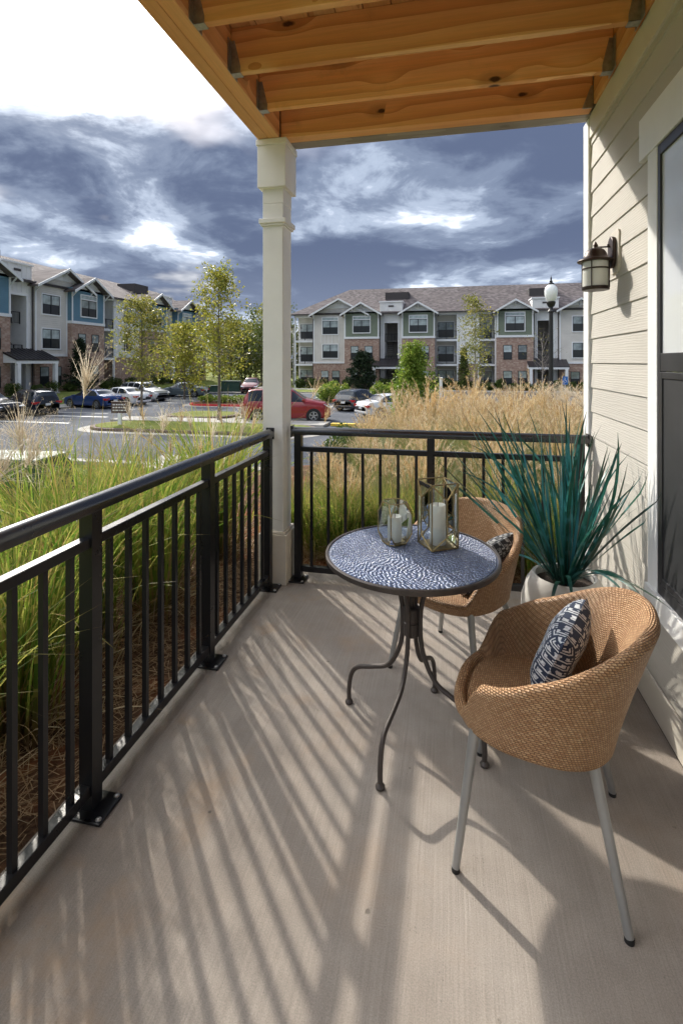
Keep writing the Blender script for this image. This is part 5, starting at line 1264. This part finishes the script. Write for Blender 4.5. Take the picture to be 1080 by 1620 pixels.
def car(name, label, cat, loc, rz, kind, L, W_, H, paintm, group='cars parked in the lot', rail=False):
    S = SHAPES[kind]; t = thing(name, label, cat, loc, rz, group); n = 64; zb0 = .20
    rows = []
    ts = sorted(set([i/n for i in range(n+1)]+[.006, .02, .975, .992]))
    for q in ts:
        e = min(q, 1-q); w_ = W_/2*(1-.20*max(0, 1-e/.10)**2.2-.03*max(0, 1-e/.3)); zt = interp(S['top'], q)*H; zb = min(interp(S['belt'], q)*H, zt-.012)
        zl = zb0+.16*max(0, 1-e/.06)**2; g = max(0, zt-zb); wt = max(w_*.955-.42*g, w_*.55)
        sec = [(0, zl), (w_*.86, zl), (w_*.97, zl+.07), (w_, zl+.45*(zb-zl)), (w_*.985, zl+.8*(zb-zl)), (w_*.955, zb), (w_*.955+(wt-w_*.955)*.5, zb+g*.47), (wt, zt-min(.07, g*.4)), (wt*.90, zt-min(.02, g*.2)), (wt*.5, zt), (0, zt+.006)]
        rows.append([(L*(q-.5), y, z_) for y, z_ in sec])
    K = len(rows[0]); B = MB(); G = {'side': [MB() for _ in range(len(S['pil'])+1)], 'ws': MB(), 'rw': MB()}
    edges = [S['cab'][0]]+list(S['pil'])+[S['cab'][1]]
    for i in range(len(ts)-1):
        q = (ts[i]+ts[i+1])/2
        for k in range(K-1):
            tgt = B; sl = None
            if k in (5, 6) and edges[0] < q < edges[-1]:
                for j in range(len(edges)-1):
                    if edges[j]+.009 < q < edges[j+1]-.009: sl = j
                if sl is not None and rows[i][7][2]-rows[i][5][2] > .10: tgt = G['side'][sl]
            if k in (8, 9) and S['ws'][0] < q < S['ws'][1]: tgt = G['ws']
            if k in (8, 9) and S['rw'][0] < q < S['rw'][1]: tgt = G['rw']
            a, b, c, d_ = rows[i][k], rows[i+1][k], rows[i+1][k+1], rows[i][k+1]
            for s in (1, -1):
                qd = [(p[0], p[1]*s, p[2]) for p in (a, b, c, d_)]; tgt.add(qd if s > 0 else qd[::-1], [(0, 1, 2, 3)])
    def weld(mb, nm, mt):
        if not mb.f: return
        o = mb.build(nm, mt, t, False, fix=False)
        import bmesh
        bm = bmesh.new(); bm.from_mesh(o.data); bmesh.ops.delete(bm, geom=[v for v in bm.verts if not v.link_faces], context='VERTS'); bmesh.ops.remove_doubles(bm, verts=bm.verts, dist=1e-4); bmesh.ops.recalc_face_normals(bm, faces=bm.faces); bm.to_mesh(o.data); bm.free()
        o.data.polygons.foreach_set('use_smooth', [True]*len(o.data.polygons)); o.data.set_sharp_from_angle(angle=R(38)); return o
    body = weld(B, 'body', paintm); weld(G['ws'], 'windshield', 'car_glass'); weld(G['rw'], 'rear_window', 'car_glass')
    for g_ in G['side']:
        for s in (1, -1):
            h_ = MB(); h_.v = g_.v; h_.f = [f for f in g_.f if g_.v[f[0]][1]*s > 0]; h_.m = [0]*len(h_.f)
            o_ = weld(h_, 'side_window', 'car_glass')
    wr = .335 if kind != 'suv' else .37
    ax = (L*.5-.86-.02*L, -L*.5+.80+.03*L)
    for x in ax:
        for s in (1, -1):
            y = s*(W_/2-.115)
            MB().tube([(x, s*(W_/2-.25), wr), (x, s*(W_/2-.004), wr)], wr*1.16, 24).build('wheel_arch', 'car_black', t)
            wh = MB().tube([(x, y-.11, wr), (x, y-.09, wr), (x, y+.09, wr), (x, y+.115, wr)], [wr*.93, wr, wr, wr*.93], 24).build('wheel', 'tyre', t, True)
            rm = MB(); yo = y+s*.118
            rm.tube([(x, yo-.02*s, wr), (x, yo, wr)], wr*.66, 20); 
            rm.build('rim', 'car_black', wh)
            sp_ = MB()
            for k in range(5):
                a = 2*math.pi*k/5+.3; sp_.bar((x, yo+.006*s, wr), (x+math.cos(a)*wr*.62, yo+.006*s, wr+math.sin(a)*wr*.62), .07, .014, (0, s, 0))
            for k in range(16):
                a, b = 2*math.pi*k/16, 2*math.pi*(k+1)/16; sp_.bar((x+math.cos(a)*wr*.64, yo+.005*s, wr+math.sin(a)*wr*.64), (x+math.cos(b)*wr*.64, yo+.005*s, wr+math.sin(b)*wr*.64), .03, .016, (0, s, 0))
            sp_.build('spokes', 'rim', wh)
    zt_ = interp(S['belt'], .03)*H
    hi = .13 if kind == 'sedan' else .20
    for s in (1, -1):
        MB().prism([(-L/2+.02, zt_-.20), (-L/2-.004+.03, zt_-.04), (-L/2+.30, zt_-.05), (-L/2+.22, zt_-.17)], 'y', s*(W_*.27), s*(W_*.492)).build('tail_light', 'tail_red', t, bevel=.01)
        MB().prism([(L/2-.02, .56*H*.8), (L/2-.22, .50*H+.02), (L/2-.42, .54*H+.02), (L/2-.10, .44*H)], 'y', s*W_*.27, s*W_*.475).build('headlight', 'head_clear', t, bevel=.01)
        MB().prism(rounded(L*.20, H*.66, .09, .055, .03), 'y', s*(W_/2-.02), s*(W_/2+.16)).build('mirror', paintm, t, bevel=.01)
        if rail: MB().tube([(-L*.38, s*W_*.33, H*.985), (-L*.3, s*W_*.33, H+.03), (L*.02, s*W_*.33, H+.03), (L*.07, s*W_*.33, H*.985)], .018, 6).build('roof_rail', 'chrome', t)
        for xx in (.06, -.16): MB().box(L*xx, L*xx+.16, s*(W_/2-.012), s*(W_/2+.018), H*.545, H*.565).build('door_handle', paintm, t)
    MB().box(-L/2-.010, -L/2+.10, -W_*.43, W_*.43, .30, .44).build('rear_bumper', 'car_black' if kind == 'suv' else paintm, t, bevel=.03)
    MB().box(L/2-.12, L/2+.004, -W_*.40, W_*.40, .28, .40).build('front_bumper', 'car_black', t, bevel=.03)
    MB().box(-L/2-.016, -L/2+.05, -.16, .16, zt_-.30, zt_-.16).build('licence_plate', 'plate', t)
    MB().box(L/2-.16, L/2-.008, -W_*.26, W_*.26, H*.34, H*.44).build('grille', 'car_black', t, bevel=.02)
    return t
def cp(px, d_): p = at_depth(px, 600, d_); return (p.x, p.y, ZL+.008)
car('parked_car', 'black vehicle cut off by the left edge beside the dark blue SUV', 'car', cp(-24, 30.8), R(-8), 'suv', 4.7, 1.9, 1.70, 'paint_black')
car('parked_car', 'dark navy SUV seen from its rear quarter near the left edge', 'car', cp(48, 33.6), R(160), 'suv', 4.6, 1.86, 1.62, 'paint_navy', rail=True)
car('parked_car', 'bright blue parked sedan in front of the brick bay', 'car', cp(148, 38.), R(168), 'sedan', 4.7, 1.82, 1.42, 'paint_blue')
car('parked_car', 'white parked sedan beside the blue one', 'car', cp(192, 40.5), R(170), 'sedan', 4.8, 1.83, 1.45, 'paint_white')
car('parked_car', 'silver-white SUV parked nose outward left of the grey sedan', 'car', cp(228, 44.5), R(-12), 'suv', 4.5, 1.85, 1.66, 'paint_silver', rail=True)
car('parked_car', 'grey parked sedan at the far end of the left row', 'car', cp(290, 49.5), R(188), 'sedan', 4.75, 1.82, 1.43, 'paint_grey')
car('parked_car', 'maroon and silver SUV far off beside the fire hydrant', 'car', cp(398, 56.), R(-75), 'suv', 4.5, 1.85, 1.68, 'paint_maroon')
car('parked_car', 'large red SUV half hidden behind the column', 'car', cp(454, 29.5), R(14), 'suv', 5.1, 1.95, 1.92, 'paint_red', rail=True)
car('parked_car', 'dark hatchback parked with its rear facing us right of the red vehicle', 'car', cp(565, 36.5), R(72), 'hatch', 4.25, 1.76, 1.52, 'paint_dark')
car('parked_car', 'white sedan with red tail lights behind the bushy green tree', 'car', cp(622, 32.), R(38), 'sedan', 4.8, 1.83, 1.46, 'paint_white')

# ================================================================== street furniture
# globe lamp post
p = at_depth(871, 600, 16.); sl = thing('street_lamp', 'black post lamp with a clear globe and finial right of the far building', 'street lamp', (p.x, p.y, float(gz(p.x, p.y))))
zg = EYE+(HOR-478)/FPX*16-sl.location.z
MB().lathe([(.22, 0), (.22, .12), (.17, .2), (.17, .55), (.10, .7), (.085, .8), (.062, zg-.5), (.062, zg-.32)], (0, 0, 0), 20).build('post', 'globe_cap', sl, True)
MB().lathe([(.07, zg-.34), (.11, zg-.30), (.07, zg-.25), (.06, zg-.17), (.10, zg-.13), (.13, zg-.06), (.14, zg), (.12, zg+.02)], (0, 0, 0), 20).build('capital', 'globe_cap', sl, True)
MB().lathe([(.10, zg+.01), (.16, zg+.10), (.195, zg+.24), (.20, zg+.36), (.18, zg+.46), (.12, zg+.54), (.07, zg+.57)], (0, 0, 0), 24).build('globe', 'globe_glass', sl, True)
MB().lathe([(.10, zg+.555), (.09, zg+.60), (.045, zg+.63), (.05, zg+.68), (.02, zg+.70), (.028, zg+.75), (.008, zg+.82), (.002, zg+.86)], (0, 0, 0), 16).build('finial', 'globe_cap', sl, True)
# distant parking lamp
p = at_depth(464, 600, 74.); pk = thing('parking_lamp', 'thin far parking lot lamp with a flat head right of the column', 'street lamp', (p.x, p.y, ZL))
MB().tube([(0, 0, 0), (0, 0, 8.6)], [.09, .06], 8).build('pole', 'post_grey', pk); MB().box(-.6, .1, -.15, .15, 8.5, 8.68).build('head', 'far_rail', pk, bevel=.03)
# sign on the island
p = at_depth(190, 600, 26.4); sg = thing('island_sign', 'small brown lettered sign on a white post at the grassy island', 'sign', (p.x, p.y, ZL+.15), R(YAW))
MB().box(-.09, .09, -.07, .07, 0, .62).build('post', 'white_trim', sg, bevel=.01)
bd = MB().box(-.44, .44, -.05, .05, .62, 1.20).build('board', 'sign_brown', sg, bevel=.015)
random.seed(77); m = MB()
for r_ in range(3):
    x = -.36
    while x < .34:
        w_ = random.uniform(.05, .16); m.box(x, min(x+w_, .38), -.056, -.0505, 1.04-r_*.15, 1.10-r_*.15); x += w_+.04
m.build('lettering', 'sign_letters', bd)['kind'] = 'stuff'
MB().box(-.46, .46, -.06, .06, 1.20, 1.24).build('cap', 'sign_brown', sg)
# accessible parking sign
p = at_depth(893, 600, 46.); ac = thing('parking_sign', 'blue accessible parking sign on a thin post by the far entrance', 'sign', (p.x, p.y, ZL), R(YAW))
MB().box(-.03, .03, -.02, .02, 0, 2.1).build('post', 'post_grey', ac)
bd = MB().box(-.24, .24, -.045, -.022, 1.38, 2.12).build('board', 'sign_blue', ac, bevel=.004)
mk = MB().lathe([(0, 0), (.045, 0), (.045, .006), (0, .006)], (0, 0, 0), 12, False); mk.v = [(x-.03, -.046-z_, y+1.98) for x, y, z_ in mk.v]
mk.bar((-.03, -.05, 1.93), (-.02, -.05, 1.76), .05, .006, (0, 1, 0)).bar((-.02, -.05, 1.77), (.09, -.05, 1.76), .045, .006, (0, 1, 0)).bar((.09, -.05, 1.76), (.13, -.05, 1.62), .04, .006, (0, 1, 0))
for k in range(10):
    a, b = R(150+k*24), R(174+k*24); mk.bar((-.01+.12*math.cos(a), -.05, 1.68+.12*math.sin(a)), (-.01+.12*math.cos(b), -.05, 1.68+.12*math.sin(b)), .03, .006, (0, 1, 0))
mk.build('symbol', 'sign_letters', bd)
# white post in the grass
p = at_depth(697, 600, 15.); wp = thing('marker_post', 'plain white square post standing in the tan grass', 'post', (p.x, p.y, float(gz(p.x, p.y))))
h = EYE-(597-HOR)/FPX*15-wp.location.z
MB().box(-.045, .045, -.045, .045, 0, h-.03).build('shaft', 'far_white', wp, bevel=.006); MB().box(-.055, .055, -.055, .055, h-.03, h).build('cap', 'far_white', wp, bevel=.008)
# hydrant
p = at_depth(396, 600, 50.); hy = thing('fire_hydrant', 'small dark red fire hydrant near the far maroon SUV', 'hydrant', (p.x, p.y, ZL))
MB().lathe([(.18, 0), (.18, .06), (.12, .1), (.12, .58), (.16, .6), (.16, .66), (.12, .76), (.05, .82), (.04, .88)], (0, 0, 0), 14).build('barrel', 'hydrant_red', hy, True)
MB().tube([(-.22, 0, .5), (.22, 0, .5)], .06, 10).build('outlet', 'hydrant_red', hy)
# utility boxes on the far lawn
for px, d_, lab, w_, h in ((366, 55., 'dark green utility box on the far lawn, the wider of two', 2.0, 1.15), (339, 54., 'small blue-green utility box on the far lawn, the lower of two', 1.0, .7)):
    p = at_depth(px, 600, d_); ub = thing('utility_box', lab, 'utility box', (p.x, p.y, ZL+.15), R(YAW))
    MB().box(-w_/2, w_/2, -.5, .5, .08, h).build('cabinet', 'xfmr_green', ub, bevel=.04); MB().box(-w_/2-.06, w_/2+.06, -.56, .56, h, h+.08).build('lid', 'xfmr_green', ub, bevel=.02); MB().box(-w_/2-.2, w_/2+.2, -.7, .7, 0, .08).build('pad', 'walk', ub)
# transformer near the left edge
p = Vector((-9.45, 9.5, 0)); zt0 = float(gz(p.x, p.y)); tf = thing('transformer_box', 'large dark green utility transformer with lid coloured as brightly lit at the left edge', 'utility box', (p.x, p.y, zt0), R(4))
MB().prism([(-.62, .10), (.62, .10), (.62, 1.08), (.30, 1.36), (-.62, 1.36)], 'x', -1.0, .86).build('cabinet', 'xfmr_green', tf, bevel=.02)
MB().box(-1.05, .92, -.68, .34, 1.363, 1.42).build('lid', 'xfmr_lit_top', tf, bevel=.02)
for i in range(9): MB().box(.861, .91, -.52+i*.125, -.46+i*.125, .30, .95).build('fin', 'xfmr_green', tf)
for i in range(12): MB().box(-.9+i*.145, -.86+i*.145, -.66, -.621, .25, 1.05).build('fin', 'xfmr_green', tf)
MB().box(-1.6, 1.75, -1.5, 1.1, -.10, .095).build('pad', 'walk', tf, bevel=.02)
